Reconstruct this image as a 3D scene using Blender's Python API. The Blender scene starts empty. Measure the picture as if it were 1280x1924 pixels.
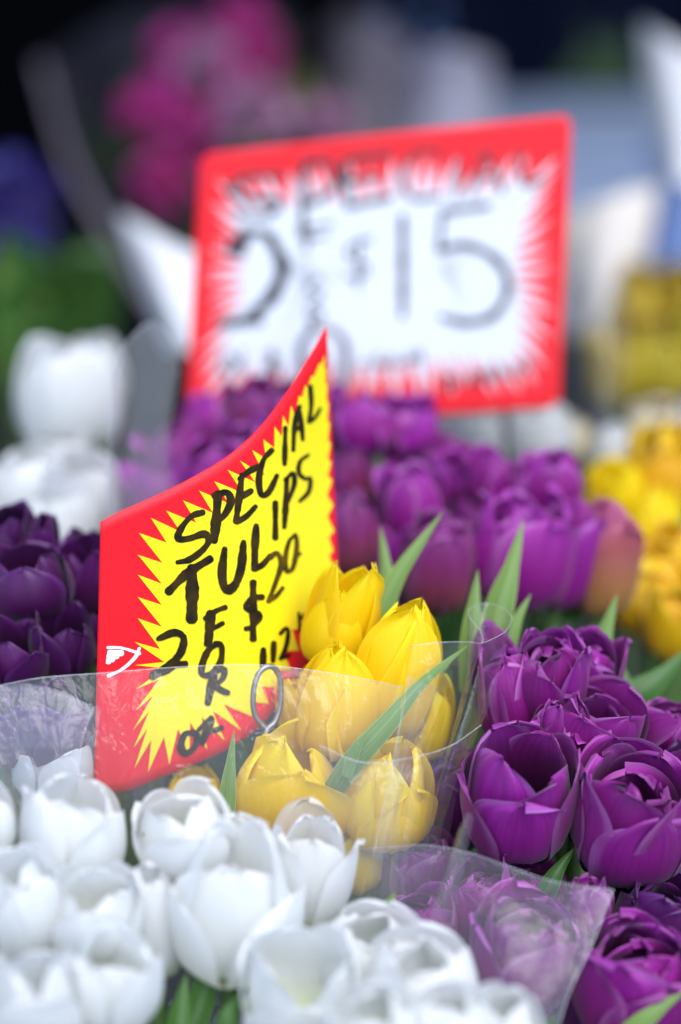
import bpy, math, random
import numpy as np
from mathutils import Vector, Matrix

# ------------------------------------------------------------------ camera, sky, sun, exposure
S = bpy.context.scene
COL = S.collection
PITCH = math.radians(22)
CAM = np.array([0.0, 0.0, 1.5])
LENS = 85.0
FPX = LENS / 36.0 * 1924
cd = bpy.data.cameras.new('camera')
cd.lens = LENS; cd.sensor_fit = 'VERTICAL'; cd.sensor_height = 36; cd.sensor_width = 24
cd.clip_start = 0.02; cd.clip_end = 600
cd.dof.use_dof = True; cd.dof.focus_distance = 1.035; cd.dof.aperture_fstop = 2.25
cam = bpy.data.objects.new('camera', cd); COL.objects.link(cam)
cam.location = CAM; cam.rotation_euler = (math.pi / 2 - PITCH, 0, 0)
S.camera = cam

SUN_EL, SUN_AZ = math.radians(64), math.radians(150)      # azimuth measured clockwise from +Y
w = bpy.data.worlds.new('World'); S.world = w; w.use_nodes = True
nt = w.node_tree; bg = nt.nodes['Background']
sky = nt.nodes.new('ShaderNodeTexSky'); sky.sky_type = 'NISHITA'; sky.sun_disc = False
sky.sun_elevation = SUN_EL; sky.sun_rotation = SUN_AZ
sky.air_density = 1.0; sky.dust_density = 1.0; sky.ozone_density = 2.2
nt.links.new(sky.outputs[0], bg.inputs[0]); bg.inputs[1].default_value = 0.13
sd = bpy.data.lights.new('sun', 'SUN'); sd.energy = 1.9; sd.angle = math.radians(65); sd.color = (1, 0.985, 0.965)
so = bpy.data.objects.new('sun', sd); COL.objects.link(so)
sdir = Vector((math.sin(SUN_AZ) * math.cos(SUN_EL), math.cos(SUN_AZ) * math.cos(SUN_EL), math.sin(SUN_EL)))
so.rotation_euler = sdir.to_track_quat('Z', 'Y').to_euler(); so.location = (0, -2, 5)
S.view_settings.view_transform = 'Standard'; S.view_settings.look = 'None'
S.view_settings.exposure = 1.18; S.view_settings.gamma = 1
S.cycles.transparent_max_bounces = 24; S.cycles.max_bounces = 10
S.cycles.use_denoising = True
S.cycles.sample_clamp_indirect = 6

# ------------------------------------------------------------------ helpers
RT = np.array([1.0, 0, 0])
FW = np.array([0, math.cos(PITCH), -math.sin(PITCH)])
UP = np.array([0, math.sin(PITCH), math.cos(PITCH)])
def at(px, py, d):
    return CAM + RT * ((px - 640) / FPX * d) - UP * ((py - 962) / FPX * d) + FW * d
def mm(d): return d / FPX            # metres per photo pixel at depth d

def mat(name, build):
    m = bpy.data.materials.new(name); m.use_nodes = True
    n = m.node_tree.nodes; l = m.node_tree.links
    n.clear(); out = n.new('ShaderNodeOutputMaterial')
    l.new(build(n, l), out.inputs[0]); return m
def node(n, t, **kw):
    x = n.new(t)
    for k, v in kw.items():
        if k in x.inputs: x.inputs[k].default_value = v
        else: setattr(x, k, v)
    return x
def rgb(c): return (c[0], c[1], c[2], 1)
def srgb(r, g, b):
    f = lambda c: (c / 255 / 12.92) if c <= 10.3 else ((c / 255 + 0.055) / 1.055) ** 2.4
    return (f(r), f(g), f(b))

def petal_mat(name, base, tip, edge, foot, vein, transl, rough=0.42, sheen=0.15, foot_at=0.16, hv=0.02, vv=0.25, spec=0.45, throat=None):
    """petal colour from foot to tip, paler rim, streaks running along the petal"""
    def b(n, l):
        uv = node(n, 'ShaderNodeUVMap'); sx = node(n, 'ShaderNodeSeparateXYZ'); l.new(uv.outputs[0], sx.inputs[0])
        oi = node(n, 'ShaderNodeObjectInfo')
        mp = node(n, 'ShaderNodeMapping'); mp.inputs['Scale'].default_value = (26, 1.6, 1)
        l.new(uv.outputs[0], mp.inputs[0])
        add = node(n, 'ShaderNodeVectorMath', operation='ADD'); l.new(mp.outputs[0], add.inputs[0])
        cx = node(n, 'ShaderNodeCombineXYZ'); mu = node(n, 'ShaderNodeMath', operation='MULTIPLY'); mu.inputs[1].default_value = 50
        l.new(oi.outputs['Random'], mu.inputs[0]); l.new(mu.outputs[0], cx.inputs[2]); l.new(cx.outputs[0], add.inputs[1])
        nz = node(n, 'ShaderNodeTexNoise', Scale=1.0, Detail=4.0, Roughness=0.6); l.new(add.outputs[0], nz.inputs['Vector'])
        mp2 = node(n, 'ShaderNodeMapping'); mp2.inputs['Scale'].default_value = (3, 2.2, 1); l.new(uv.outputs[0], mp2.inputs[0])
        add2 = node(n, 'ShaderNodeVectorMath', operation='ADD'); l.new(mp2.outputs[0], add2.inputs[0]); l.new(cx.outputs[0], add2.inputs[1])
        nb = node(n, 'ShaderNodeTexNoise', Scale=1.0, Detail=2.0); l.new(add2.outputs[0], nb.inputs['Vector'])
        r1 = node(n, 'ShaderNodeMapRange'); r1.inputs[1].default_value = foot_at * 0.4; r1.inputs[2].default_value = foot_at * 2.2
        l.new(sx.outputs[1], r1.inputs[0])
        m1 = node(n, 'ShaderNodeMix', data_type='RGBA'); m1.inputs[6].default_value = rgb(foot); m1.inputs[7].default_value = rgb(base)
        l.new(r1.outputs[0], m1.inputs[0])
        r2 = node(n, 'ShaderNodeMapRange'); r2.inputs[1].default_value = 0.45; r2.inputs[2].default_value = 1.0; l.new(sx.outputs[1], r2.inputs[0])
        m2 = node(n, 'ShaderNodeMix', data_type='RGBA'); l.new(r2.outputs[0], m2.inputs[0]); l.new(m1.outputs[2], m2.inputs[6]); m2.inputs[7].default_value = rgb(tip)
        # rim
        ab = node(n, 'ShaderNodeMath', operation='SUBTRACT'); ab.inputs[1].default_value = 0.5; l.new(sx.outputs[0], ab.inputs[0])
        ab2 = node(n, 'ShaderNodeMath', operation='ABSOLUTE'); l.new(ab.outputs[0], ab2.inputs[0])
        r3 = node(n, 'ShaderNodeMapRange'); r3.inputs[1].default_value = 0.38; r3.inputs[2].default_value = 0.5; r3.inputs[4].default_value = 1.0; l.new(ab2.outputs[0], r3.inputs[0])
        mm_ = node(n, 'ShaderNodeMath', operation='MULTIPLY'); l.new(r3.outputs[0], mm_.inputs[0]); l.new(nb.outputs[0], mm_.inputs[1])
        m3 = node(n, 'ShaderNodeMix', data_type='RGBA'); l.new(mm_.outputs[0], m3.inputs[0]); l.new(m2.outputs[2], m3.inputs[6]); m3.inputs[7].default_value = rgb(edge)
        # veins
        rv = node(n, 'ShaderNodeMapRange'); rv.inputs[1].default_value = 0.42; rv.inputs[2].default_value = 0.72; rv.inputs[4].default_value = 0.55; l.new(nz.outputs[0], rv.inputs[0])
        m4 = node(n, 'ShaderNodeMix', data_type='RGBA'); l.new(rv.outputs[0], m4.inputs[0]); l.new(m3.outputs[2], m4.inputs[6]); m4.inputs[7].default_value = rgb(vein)
        hs = node(n, 'ShaderNodeHueSaturation')
        a = node(n, 'ShaderNodeMapRange'); a.inputs[3].default_value = 0.5 - hv; a.inputs[4].default_value = 0.5 + hv; l.new(oi.outputs['Random'], a.inputs[0]); l.new(a.outputs[0], hs.inputs['Hue'])
        a2 = node(n, 'ShaderNodeMapRange'); a2.inputs[3].default_value = 1 - vv; a2.inputs[4].default_value = 1 + vv * 0.5
        l.new(nb.outputs[0], a2.inputs[0])
        a3 = node(n, 'ShaderNodeMapRange'); a3.inputs[3].default_value = 1 - vv * 0.7; a3.inputs[4].default_value = 1 + vv * 0.5
        wn = node(n, 'ShaderNodeTexWhiteNoise', noise_dimensions='1D'); l.new(oi.outputs['Random'], wn.inputs['W']); l.new(wn.outputs['Value'], a3.inputs[0])
        mv = node(n, 'ShaderNodeMath', operation='MULTIPLY'); l.new(a2.outputs[0], mv.inputs[0]); l.new(a3.outputs[0], mv.inputs[1]); l.new(mv.outputs[0], hs.inputs['Value'])
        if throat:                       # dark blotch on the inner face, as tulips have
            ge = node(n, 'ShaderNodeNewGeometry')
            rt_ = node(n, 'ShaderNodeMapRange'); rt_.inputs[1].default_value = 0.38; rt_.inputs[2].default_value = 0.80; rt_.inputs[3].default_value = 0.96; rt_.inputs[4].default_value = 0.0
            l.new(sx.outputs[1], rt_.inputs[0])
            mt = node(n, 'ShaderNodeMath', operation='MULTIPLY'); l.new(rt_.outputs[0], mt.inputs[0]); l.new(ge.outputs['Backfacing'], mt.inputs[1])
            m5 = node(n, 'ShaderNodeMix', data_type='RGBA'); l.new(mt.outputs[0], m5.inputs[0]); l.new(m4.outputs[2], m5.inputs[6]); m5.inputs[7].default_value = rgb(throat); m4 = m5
        l.new(m4.outputs[2], hs.inputs['Color'])
        bp = node(n, 'ShaderNodeBump', Strength=0.22, Distance=0.0006); l.new(nz.outputs[0], bp.inputs['Height'])
        p = node(n, 'ShaderNodeBsdfPrincipled', Roughness=rough); p.inputs['Specular IOR Level'].default_value = spec
        p.inputs['Sheen Weight'].default_value = sheen; p.inputs['Sheen Roughness'].default_value = 0.4
        l.new(hs.outputs[0], p.inputs['Base Color']); l.new(bp.outputs[0], p.inputs['Normal'])
        t = node(n, 'ShaderNodeBsdfTranslucent'); l.new(hs.outputs[0], t.inputs[0]); l.new(bp.outputs[0], t.inputs[1])
        mx = node(n, 'ShaderNodeMixShader'); mx.inputs[0].default_value = transl
        l.new(p.outputs[0], mx.inputs[1]); l.new(t.outputs[0], mx.inputs[2]); return mx.outputs[0]
    return mat(name, b)

M = {}
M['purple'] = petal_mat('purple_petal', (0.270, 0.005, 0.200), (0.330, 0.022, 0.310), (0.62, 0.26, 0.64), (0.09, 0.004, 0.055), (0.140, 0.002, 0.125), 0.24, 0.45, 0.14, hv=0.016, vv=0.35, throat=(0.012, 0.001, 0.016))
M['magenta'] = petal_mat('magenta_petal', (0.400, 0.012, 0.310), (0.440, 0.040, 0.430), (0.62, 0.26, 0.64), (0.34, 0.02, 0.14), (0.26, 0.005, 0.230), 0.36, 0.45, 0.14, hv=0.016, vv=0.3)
M['shaded_purple'] = petal_mat('shaded_purple_petal', (0.070, 0.002, 0.068), (0.095, 0.006, 0.12), (0.17, 0.04, 0.24), (0.06, 0.02, 0.06), (0.035, 0.002, 0.05), 0.15, 0.42, hv=0.012, vv=0.3, throat=(0.008, 0.001, 0.012))  # purple petals in the shade, the darkening put into their colour
M['rosy'] = petal_mat('rosy_purple_petal', (0.26, 0.022, 0.12), (0.24, 0.03, 0.22), (0.40, 0.10, 0.38), (0.34, 0.09, 0.06), (0.15, 0.008, 0.09), 0.25, 0.42, foot_at=0.3, hv=0.012)
M['apricot'] = petal_mat('apricot_petal', (0.55, 0.15, 0.09), (0.45, 0.08, 0.22), (0.5, 0.14, 0.3), (0.6, 0.32, 0.06), (0.40, 0.09, 0.08), 0.3, 0.45, foot_at=0.3)
M['white'] = petal_mat('white_petal', (0.84, 0.85, 0.83), (0.87, 0.87, 0.87), (0.90, 0.90, 0.90), (0.66, 0.74, 0.42), (0.80, 0.81, 0.79), 0.50, 0.62, 0.0, hv=0.003, vv=0.05, spec=0.18)
M['yellow'] = petal_mat('yellow_petal', (0.97, 0.72, 0.0015), (0.97, 0.79, 0.003), (0.95, 0.80, 0.02), (0.66, 0.60, 0.03), (0.95, 0.66, 0.001), 0.46, 0.52, 0.05, hv=0.008, vv=0.08)
M['gold'] = petal_mat('gold_petal', (0.80, 0.46, 0.004), (0.84, 0.55, 0.006), (0.9, 0.62, 0.05), (0.6, 0.35, 0.02), (0.72, 0.30, 0.002), 0.3, 0.40, hv=0.012, vv=0.15)
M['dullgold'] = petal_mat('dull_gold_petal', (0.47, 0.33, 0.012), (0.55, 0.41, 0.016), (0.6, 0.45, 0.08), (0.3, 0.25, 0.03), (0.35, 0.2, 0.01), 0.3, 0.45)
M['cream'] = petal_mat('cream_petal', (0.72, 0.60, 0.38), (0.80, 0.72, 0.55), (0.82, 0.78, 0.7), (0.5, 0.4, 0.15), (0.66, 0.52, 0.30), 0.3, 0.45, vv=0.1)
M['pink'] = petal_mat('pink_petal', (0.60, 0.022, 0.25), (0.68, 0.055, 0.38), (0.75, 0.2, 0.5), (0.4, 0.05, 0.15), (0.5, 0.015, 0.2), 0.3, 0.45)
M['palepink'] = petal_mat('pale_pink_petal', (0.58, 0.26, 0.45), (0.66, 0.38, 0.56), (0.75, 0.5, 0.62), (0.4, 0.3, 0.25), (0.55, 0.2, 0.4), 0.3, 0.45)
M['violet'] = petal_mat('violet_petal', (0.030, 0.016, 0.17), (0.05, 0.03, 0.25), (0.16, 0.11, 0.55), (0.04, 0.04, 0.1), (0.04, 0.02, 0.24), 0.25, 0.45)

def leaf_build(c1, c2, c3):
    def b(n, l):
        uv = node(n, 'ShaderNodeUVMap'); mp = node(n, 'ShaderNodeMapping'); mp.inputs['Scale'].default_value = (22, 0.9, 1); l.new(uv.outputs[0], mp.inputs[0])
        nz = node(n, 'ShaderNodeTexNoise', Scale=1.0, Detail=3.0); l.new(mp.outputs[0], nz.inputs['Vector'])
        cr = node(n, 'ShaderNodeValToRGB'); e = cr.color_ramp.elements
        e[0].position = 0.32; e[0].color = rgb(c1); e[1].position = 0.68; e[1].color = rgb(c2); l.new(nz.outputs[0], cr.inputs[0])
        sx = node(n, 'ShaderNodeSeparateXYZ'); l.new(uv.outputs[0], sx.inputs[0])
        ab = node(n, 'ShaderNodeMath', operation='SUBTRACT'); ab.inputs[1].default_value = 0.5; l.new(sx.outputs[0], ab.inputs[0])
        ab2 = node(n, 'ShaderNodeMath', operation='ABSOLUTE'); l.new(ab.outputs[0], ab2.inputs[0])
        r3 = node(n, 'ShaderNodeMapRange'); r3.inputs[1].default_value = 0.40; r3.inputs[2].default_value = 0.5; r3.inputs[4].default_value = 0.7; l.new(ab2.outputs[0], r3.inputs[0])
        m3 = node(n, 'ShaderNodeMix', data_type='RGBA'); l.new(r3.outputs[0], m3.inputs[0]); l.new(cr.outputs[0], m3.inputs[6]); m3.inputs[7].default_value = rgb(c3)
        p = node(n, 'ShaderNodeBsdfPrincipled', Roughness=0.42); l.new(m3.outputs[2], p.inputs['Base Color'])
        t = node(n, 'ShaderNodeBsdfTranslucent'); l.new(m3.outputs[2], t.inputs[0])
        mx = node(n, 'ShaderNodeMixShader'); mx.inputs[0].default_value = 0.25; l.new(p.outputs[0], mx.inputs[1]); l.new(t.outputs[0], mx.inputs[2])
        return mx.outputs[0]
    return b
M['leaf'] = mat('tulip_leaf', leaf_build((0.085, 0.18, 0.025), (0.18, 0.31, 0.055), (0.36, 0.46, 0.14)))
M['dleaf'] = mat('dark_leaf', leaf_build((0.022, 0.085, 0.008), (0.055, 0.17, 0.015), (0.10, 0.25, 0.04)))
M['deepleaf'] = mat('deep_green_leaf', leaf_build((0.010, 0.035, 0.003), (0.03, 0.10, 0.006), (0.06, 0.15, 0.02)))
M['stem'] = mat('green_stem', leaf_build((0.10, 0.20, 0.05), (0.16, 0.28, 0.08), (0.16, 0.28, 0.08)))

def plain(name, c, rough=0.5, c2=None, scale=30.0, bump=0.1, metal=0.0, spec=0.5, transl=0.0, bdist=0.001):
    def b(n, l):
        tc = node(n, 'ShaderNodeTexCoord')
        nz = node(n, 'ShaderNodeTexNoise', Scale=scale, Detail=5.0); l.new(tc.outputs['Object'], nz.inputs['Vector'])
        cr = node(n, 'ShaderNodeValToRGB'); e = cr.color_ramp.elements
        e[0].position = 0.3; e[0].color = rgb(c); e[1].position = 0.7; e[1].color = rgb(c2 or tuple(x * 0.86 for x in c)); l.new(nz.outputs[0], cr.inputs[0])
        p = node(n, 'ShaderNodeBsdfPrincipled', Roughness=rough, Metallic=metal); p.inputs['Specular IOR Level'].default_value = spec
        l.new(cr.outputs[0], p.inputs['Base Color'])
        bp = node(n, 'ShaderNodeBump', Strength=bump, Distance=bdist); l.new(nz.outputs[0], bp.inputs['Height']); l.new(bp.outputs[0], p.inputs['Normal'])
        if not transl: return p.outputs[0]
        t = node(n, 'ShaderNodeBsdfTranslucent'); l.new(cr.outputs[0], t.inputs[0])
        mx = node(n, 'ShaderNodeMixShader'); mx.inputs[0].default_value = transl; l.new(p.outputs[0], mx.inputs[1]); l.new(t.outputs[0], mx.inputs[2]); return mx.outputs[0]
    return mat(name, b)
M['card_red'] = plain('red_print', (0.84, 0.014, 0.026), 0.42, (0.80, 0.012, 0.022), 8, 0.02, spec=0.22)
M['card_yellow'] = plain('yellow_print', (0.90, 0.78, 0.012), 0.34, (0.88, 0.74, 0.010), 8, 0.02)
M['card_white'] = plain('white_print', (0.84, 0.84, 0.86), 0.4, (0.80, 0.80, 0.83), 8, 0.02)
M['card_white_shaded'] = plain('shaded_white_print', (0.64, 0.66, 0.71), 0.4, (0.61, 0.63, 0.68), 8, 0.02)  # white print greyed, so the stall's shade sits in its colour
M['card_pink'] = plain('rear_red_print', (0.78, 0.018, 0.026), 0.45, (0.74, 0.016, 0.024), 8, 0.02, spec=0.22)
M['card_back'] = plain('card_edge', (0.8, 0.76, 0.76), 0.6)
M['ink'] = plain('black_marker_ink', (0.004, 0.003, 0.003), 0.6, (0.045, 0.026, 0.004), 150, 0.05, spec=0.2)
M['ink2'] = plain('thin_marker_ink', (0.015, 0.015, 0.02), 0.4, (0.03, 0.03, 0.035), 60, 0.02)
M['brownink'] = plain('dry_marker_ink', (0.012, 0.008, 0.004), 0.6, (0.13, 0.075, 0.004), 110, 0.05, spec=0.2)
M['metal'] = plain('dull_wire', (0.30, 0.30, 0.33), 0.42, (0.19, 0.19, 0.21), 60, 0.1, metal=0.85)

def film_mat(name, base=0.05, haze=0.07, rough=0.07, tint=(0.97, 0.98, 1.0), edge=0.5, wr=0.5):
    def b(n, l):
        tc = node(n, 'ShaderNodeTexCoord')
        mpf = node(n, 'ShaderNodeMapping'); mpf.inputs['Scale'].default_value = (1.6, 1.6, 0.22); l.new(tc.outputs['Object'], mpf.inputs[0])
        nz = node(n, 'ShaderNodeTexNoise', Scale=48.0, Detail=4.0, Roughness=0.55); nz.inputs['Distortion'].default_value = 0.6; l.new(mpf.outputs[0], nz.inputs['Vector'])
        bp = node(n, 'ShaderNodeBump', Strength=wr, Distance=0.004); l.new(nz.outputs[0], bp.inputs['Height'])
        lw = node(n, 'ShaderNodeLayerWeight', Blend=0.5); l.new(bp.outputs[0], lw.inputs['Normal'])
        pw = node(n, 'ShaderNodeMath', operation='POWER'); pw.inputs[1].default_value = 3.5; l.new(lw.outputs['Facing'], pw.inputs[0])
        ma = node(n, 'ShaderNodeMath', operation='MULTIPLY_ADD'); ma.inputs[1].default_value = edge; ma.inputs[2].default_value = base; l.new(pw.outputs[0], ma.inputs[0])
        cl = node(n, 'ShaderNodeClamp'); l.new(ma.outputs[0], cl.inputs[0])
        tr = node(n, 'ShaderNodeBsdfTransparent'); tr.inputs[0].default_value = rgb(tint)
        gl = node(n, 'ShaderNodeBsdfGlossy', Roughness=rough); gl.inputs[0].default_value = (1, 1, 1, 1); l.new(bp.outputs[0], gl.inputs['Normal'])
        m1 = node(n, 'ShaderNodeMixShader'); l.new(cl.outputs[0], m1.inputs[0]); l.new(tr.outputs[0], m1.inputs[1]); l.new(gl.outputs[0], m1.inputs[2])
        df = node(n, 'ShaderNodeBsdfDiffuse'); df.inputs[0].default_value = (0.8, 0.8, 0.82, 1)
        tl = node(n, 'ShaderNodeBsdfTranslucent'); tl.inputs[0].default_value = (0.8, 0.8, 0.82, 1)
        m3 = node(n, 'ShaderNodeMixShader'); m3.inputs[0].default_value = 0.4; l.new(df.outputs[0], m3.inputs[1]); l.new(tl.outputs[0], m3.inputs[2])
        nz2 = node(n, 'ShaderNodeTexNoise', Scale=9.0, Detail=2.0); l.new(tc.outputs['Object'], nz2.inputs['Vector'])
        hz = node(n, 'ShaderNodeMapRange'); hz.inputs[1].default_value = 0.25; hz.inputs[2].default_value = 0.75; hz.inputs[3].default_value = haze * 0.5; hz.inputs[4].default_value = haze * 1.5
        l.new(nz2.outputs[0], hz.inputs[0])
        m2 = node(n, 'ShaderNodeMixShader'); l.new(hz.outputs[0], m2.inputs[0]); l.new(m1.outputs[0], m2.inputs[1]); l.new(m3.outputs[0], m2.inputs[2])
        return m2.outputs[0]
    return mat(name, b)
M['film'] = film_mat('clear_film', 0.035, 0.075, 0.09, wr=0.9)
M['film2'] = film_mat('clearer_film', 0.03, 0.022, 0.05, wr=0.7)
M['cloudy'] = film_mat('cloudy_film', 0.04, 0.12, 0.12)
M['film_edge'] = film_mat('film_edge', 0.25, 0.28, 0.15)
M['smoke'] = film_mat('smoky_film', 0.03, 0.05, 0.1, (0.75, 0.78, 0.85))

# --- mesh making
def grid_mesh(name, P, uvs=True):
    """P: (nv, nu, 3) points -> quad grid with uv (u across, v along)"""
    nv, nu = P.shape[:2]
    me = bpy.data.meshes.new(name)
    idx = np.arange(nv * nu).reshape(nv, nu)
    q = np.stack([idx[:-1, :-1], idx[:-1, 1:], idx[1:, 1:], idx[1:, :-1]], -1).reshape(-1, 4)
    me.from_pydata(P.reshape(-1, 3).tolist(), [], q.tolist())
    if uvs:
        U, V = np.meshgrid(np.linspace(0, 1, nu), np.linspace(0, 1, nv))
        uvv = np.stack([U.ravel(), V.ravel()], -1)
        lay = me.uv_layers.new(name='UVMap')
        lay.data.foreach_set('uv', uvv[q.ravel()].ravel().astype(np.float32))
    me.polygons.foreach_set('use_smooth', np.ones(len(me.polygons), bool))
    me.update(); return me
def link(name, me, m, parent=None, loc=None):
    o = bpy.data.objects.new(name, me); COL.objects.link(o)
    if m is not None and not me.materials: me.materials.append(m)
    if parent is not None: o.parent = parent
    if loc is not None: o.location = loc
    return o
def thing(name, label, cat, loc=(0, 0, 0), group=None):
    o = bpy.data.objects.new(name, None); COL.objects.link(o)
    o.empty_display_size = 0.01; o.location = loc; o['label'] = label; o['category'] = cat
    if group: o['group'] = group
    return o
def tag(o, label, cat, group=None):
    o['label'] = label; o['category'] = cat
    if group: o['group'] = group
    return o
def struct(name, me, m, kind='structure'):
    o = link(name, me, m); o['kind'] = kind; return o
def catmull(pts, n):
    p = np.array(pts, float)
    if len(p) == 2:
        t = np.linspace(0, 1, n)[:, None]; return p[0] * (1 - t) + p[1] * t
    q = np.vstack([2 * p[0] - p[1], p, 2 * p[-1] - p[-2]])
    T = np.linspace(0, len(p) - 1 - 1e-9, n); out = []
    for t in T:
        i = int(t); f = t - i; a, b, c, d = q[i:i + 4]
        out.append(0.5 * (2 * b + (c - a) * f + (2 * a - 5 * b + 4 * c - d) * f * f + (3 * b - a - 3 * c + d) * f ** 3))
    return np.array(out)
def tube_pts(path, radii, n=8):
    path = np.array(path, float); k = len(path)
    radii = np.broadcast_to(np.array(radii, float), (k,))
    T = np.gradient(path, axis=0); T /= np.linalg.norm(T, axis=1, keepdims=True) + 1e-12
    ref = np.array([0.31, 0.87, 0.38]); out = np.zeros((k, n + 1, 3))
    A = np.cross(T, ref); A /= np.linalg.norm(A, axis=1, keepdims=True) + 1e-12
    B = np.cross(T, A)
    th = np.linspace(0, 2 * math.pi, n + 1)
    for j, t in enumerate(th):
        out[:, j] = path + radii[:, None] * (A * math.cos(t) + B * math.sin(t))
    return out
def box_mesh(name, c, s, rz=0.0, bev=0.0):
    import bmesh
    bm = bmesh.new(); bmesh.ops.create_cube(bm, size=1)
    bmesh.ops.scale(bm, vec=s, verts=bm.verts)
    if bev: bmesh.ops.bevel(bm, geom=bm.edges[:], offset=bev, segments=2, affect='EDGES')
    bmesh.ops.rotate(bm, cent=(0, 0, 0), matrix=Matrix.Rotation(rz, 3, 'Z'), verts=bm.verts)
    bmesh.ops.translate(bm, vec=c, verts=bm.verts)
    me = bpy.data.meshes.new(name); bm.to_mesh(me); bm.free(); return me

# ------------------------------------------------------------------ the setting
M['pave'] = plain('grey_pavement', (0.12, 0.12, 0.125), 0.85, (0.07, 0.07, 0.075), 3, 0.3)
M['bench'] = plain('black_bench', (0.012, 0.012, 0.014), 0.7, (0.02, 0.02, 0.022), 14, 0.2)
M['wall'] = plain('black_cloth', (0.004, 0.004, 0.006), 0.95, (0.003, 0.003, 0.004), 9, 0.2, spec=0.1)
M['shade_cover'] = plain('dark_shade_cover', (0.02, 0.025, 0.035), 0.8, (0.015, 0.018, 0.028), 9, 0.2)
g = np.array([[[-250, -250, 0], [250, -250, 0]], [[-250, 250, 0], [250, 250, 0]]], float)
struct('ground', grid_mesh('ground', g), M['pave'])
BZ = 0.78
struct('bench', box_mesh('bench', (0, 1.60, BZ - 0.025), (2.6, 2.1, 0.05), 0, 0.004), M['bench'])
struct('wall', box_mesh('wall', (0, 3.9, 1.25), (7, 0.1, 2.5)), M['wall'])
struct('added_shade_cover', box_mesh('added_shade_cover', (0, 2.95, 2.03), (7, 2.4, 0.06)), M['shade_cover'])  # unseen cover, added to keep skylight off the background
for sx in (-1, 1):
    struct('wall', box_mesh('wall', (sx * 2.4, 3.1, 1.2), (0.1, 1.5, 2.4)), M['wall'])

# ------------------------------------------------------------------ tulips
def petal(R, H, rt, rs, phi, rng, nu=12, nv=18, wid=1.0, hs=1.0, tip=2.3, bend=0.0, ruffle=1.0, jag=0.0, pw=0.5):
    t = np.linspace(0, 1, nv + 1); v = 1 - (1 - t) ** 1.35
    v = v[:, None]; u = np.linspace(-1, 1, nu + 1)[None, :]
    p0, p1, p2, p3 = 0.12 * R, 1.25 * R, (1.15 if rt < 1.15 else 1.02) * R, rt * R
    b = lambda a0, a1, a2, a3: a0 * (1 - v) ** 3 + 3 * a1 * v * (1 - v) ** 2 + 3 * a2 * v * v * (1 - v) + a3 * v ** 3
    r = b(p0, p1, p2, p3) * rs
    z = b(0, 0.0, 0.60 * H, H) * hs
    vm = rng.uniform(0.55, 0.66)
    wv = np.where(v <= vm, 0.36 + 0.64 * np.sin(np.pi / 2 * np.clip(v / vm, 0, 1)), np.clip(1 - (np.clip((v - vm) / (1 - vm), 0, 1)) ** tip, 0, 1) ** pw)
    wv = np.maximum(wv, 0.03) * R * wid * 0.98
    rho = R * rng.uniform(0.95, 1.2)
    al = u * wv / rho
    lat = rho * np.sin(al); inw = rho * (1 - np.cos(al))
    cl, cr_ = rng.uniform(-0.10, 0.14, 2) * ruffle
    curl = np.where(u < 0, cl, cr_) * R * np.abs(u) ** 3 * v ** 2
    f1, f2, f3 = rng.uniform(5, 11), rng.uniform(0, 6.28), rng.uniform(0, 6.28)
    rf = 0.035 * ruffle * R * np.sin(f1 * v + f2 + 1.5 * np.sign(u)) * u ** 2 * v
    rf = rf + 0.018 * ruffle * R * np.sin(9 * u + f3) * v ** 2
    rib = -0.028 * R * np.exp(-(u / 0.10) ** 2) * np.sin(np.pi * np.clip(v, 0, 1)) ** 0.5
    zz = z + 0 * u + (0.022 * np.sin(7.5 * u + f2) + 0.012 * np.sin(17 * u + f3)) * ruffle * H * v ** 4 - 0.015 * H * np.exp(-(u / 0.12) ** 2) * v ** 8
    jg = np.cumsum(rng.normal(0, 1, nu + 1)); jg = jg - np.linspace(jg[0], jg[-1], nu + 1); jg += rng.normal(0, .7, nu + 1)
    zz = zz + 0.013 * jag * H * jg[None, :] * v ** 9
    rad = r - inw + curl + rf + rib + bend * R * v ** 3
    lat = lat + R * rng.uniform(-0.10, 0.10) * v ** 2
    e_r = np.array([math.cos(phi), math.sin(phi), 0]); e_t = np.array([-math.sin(phi), math.cos(phi), 0]); k = np.array([0, 0, 1.0])
    return rad[..., None] * e_r + lat[..., None] * e_t + zz[..., None] * k

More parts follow.
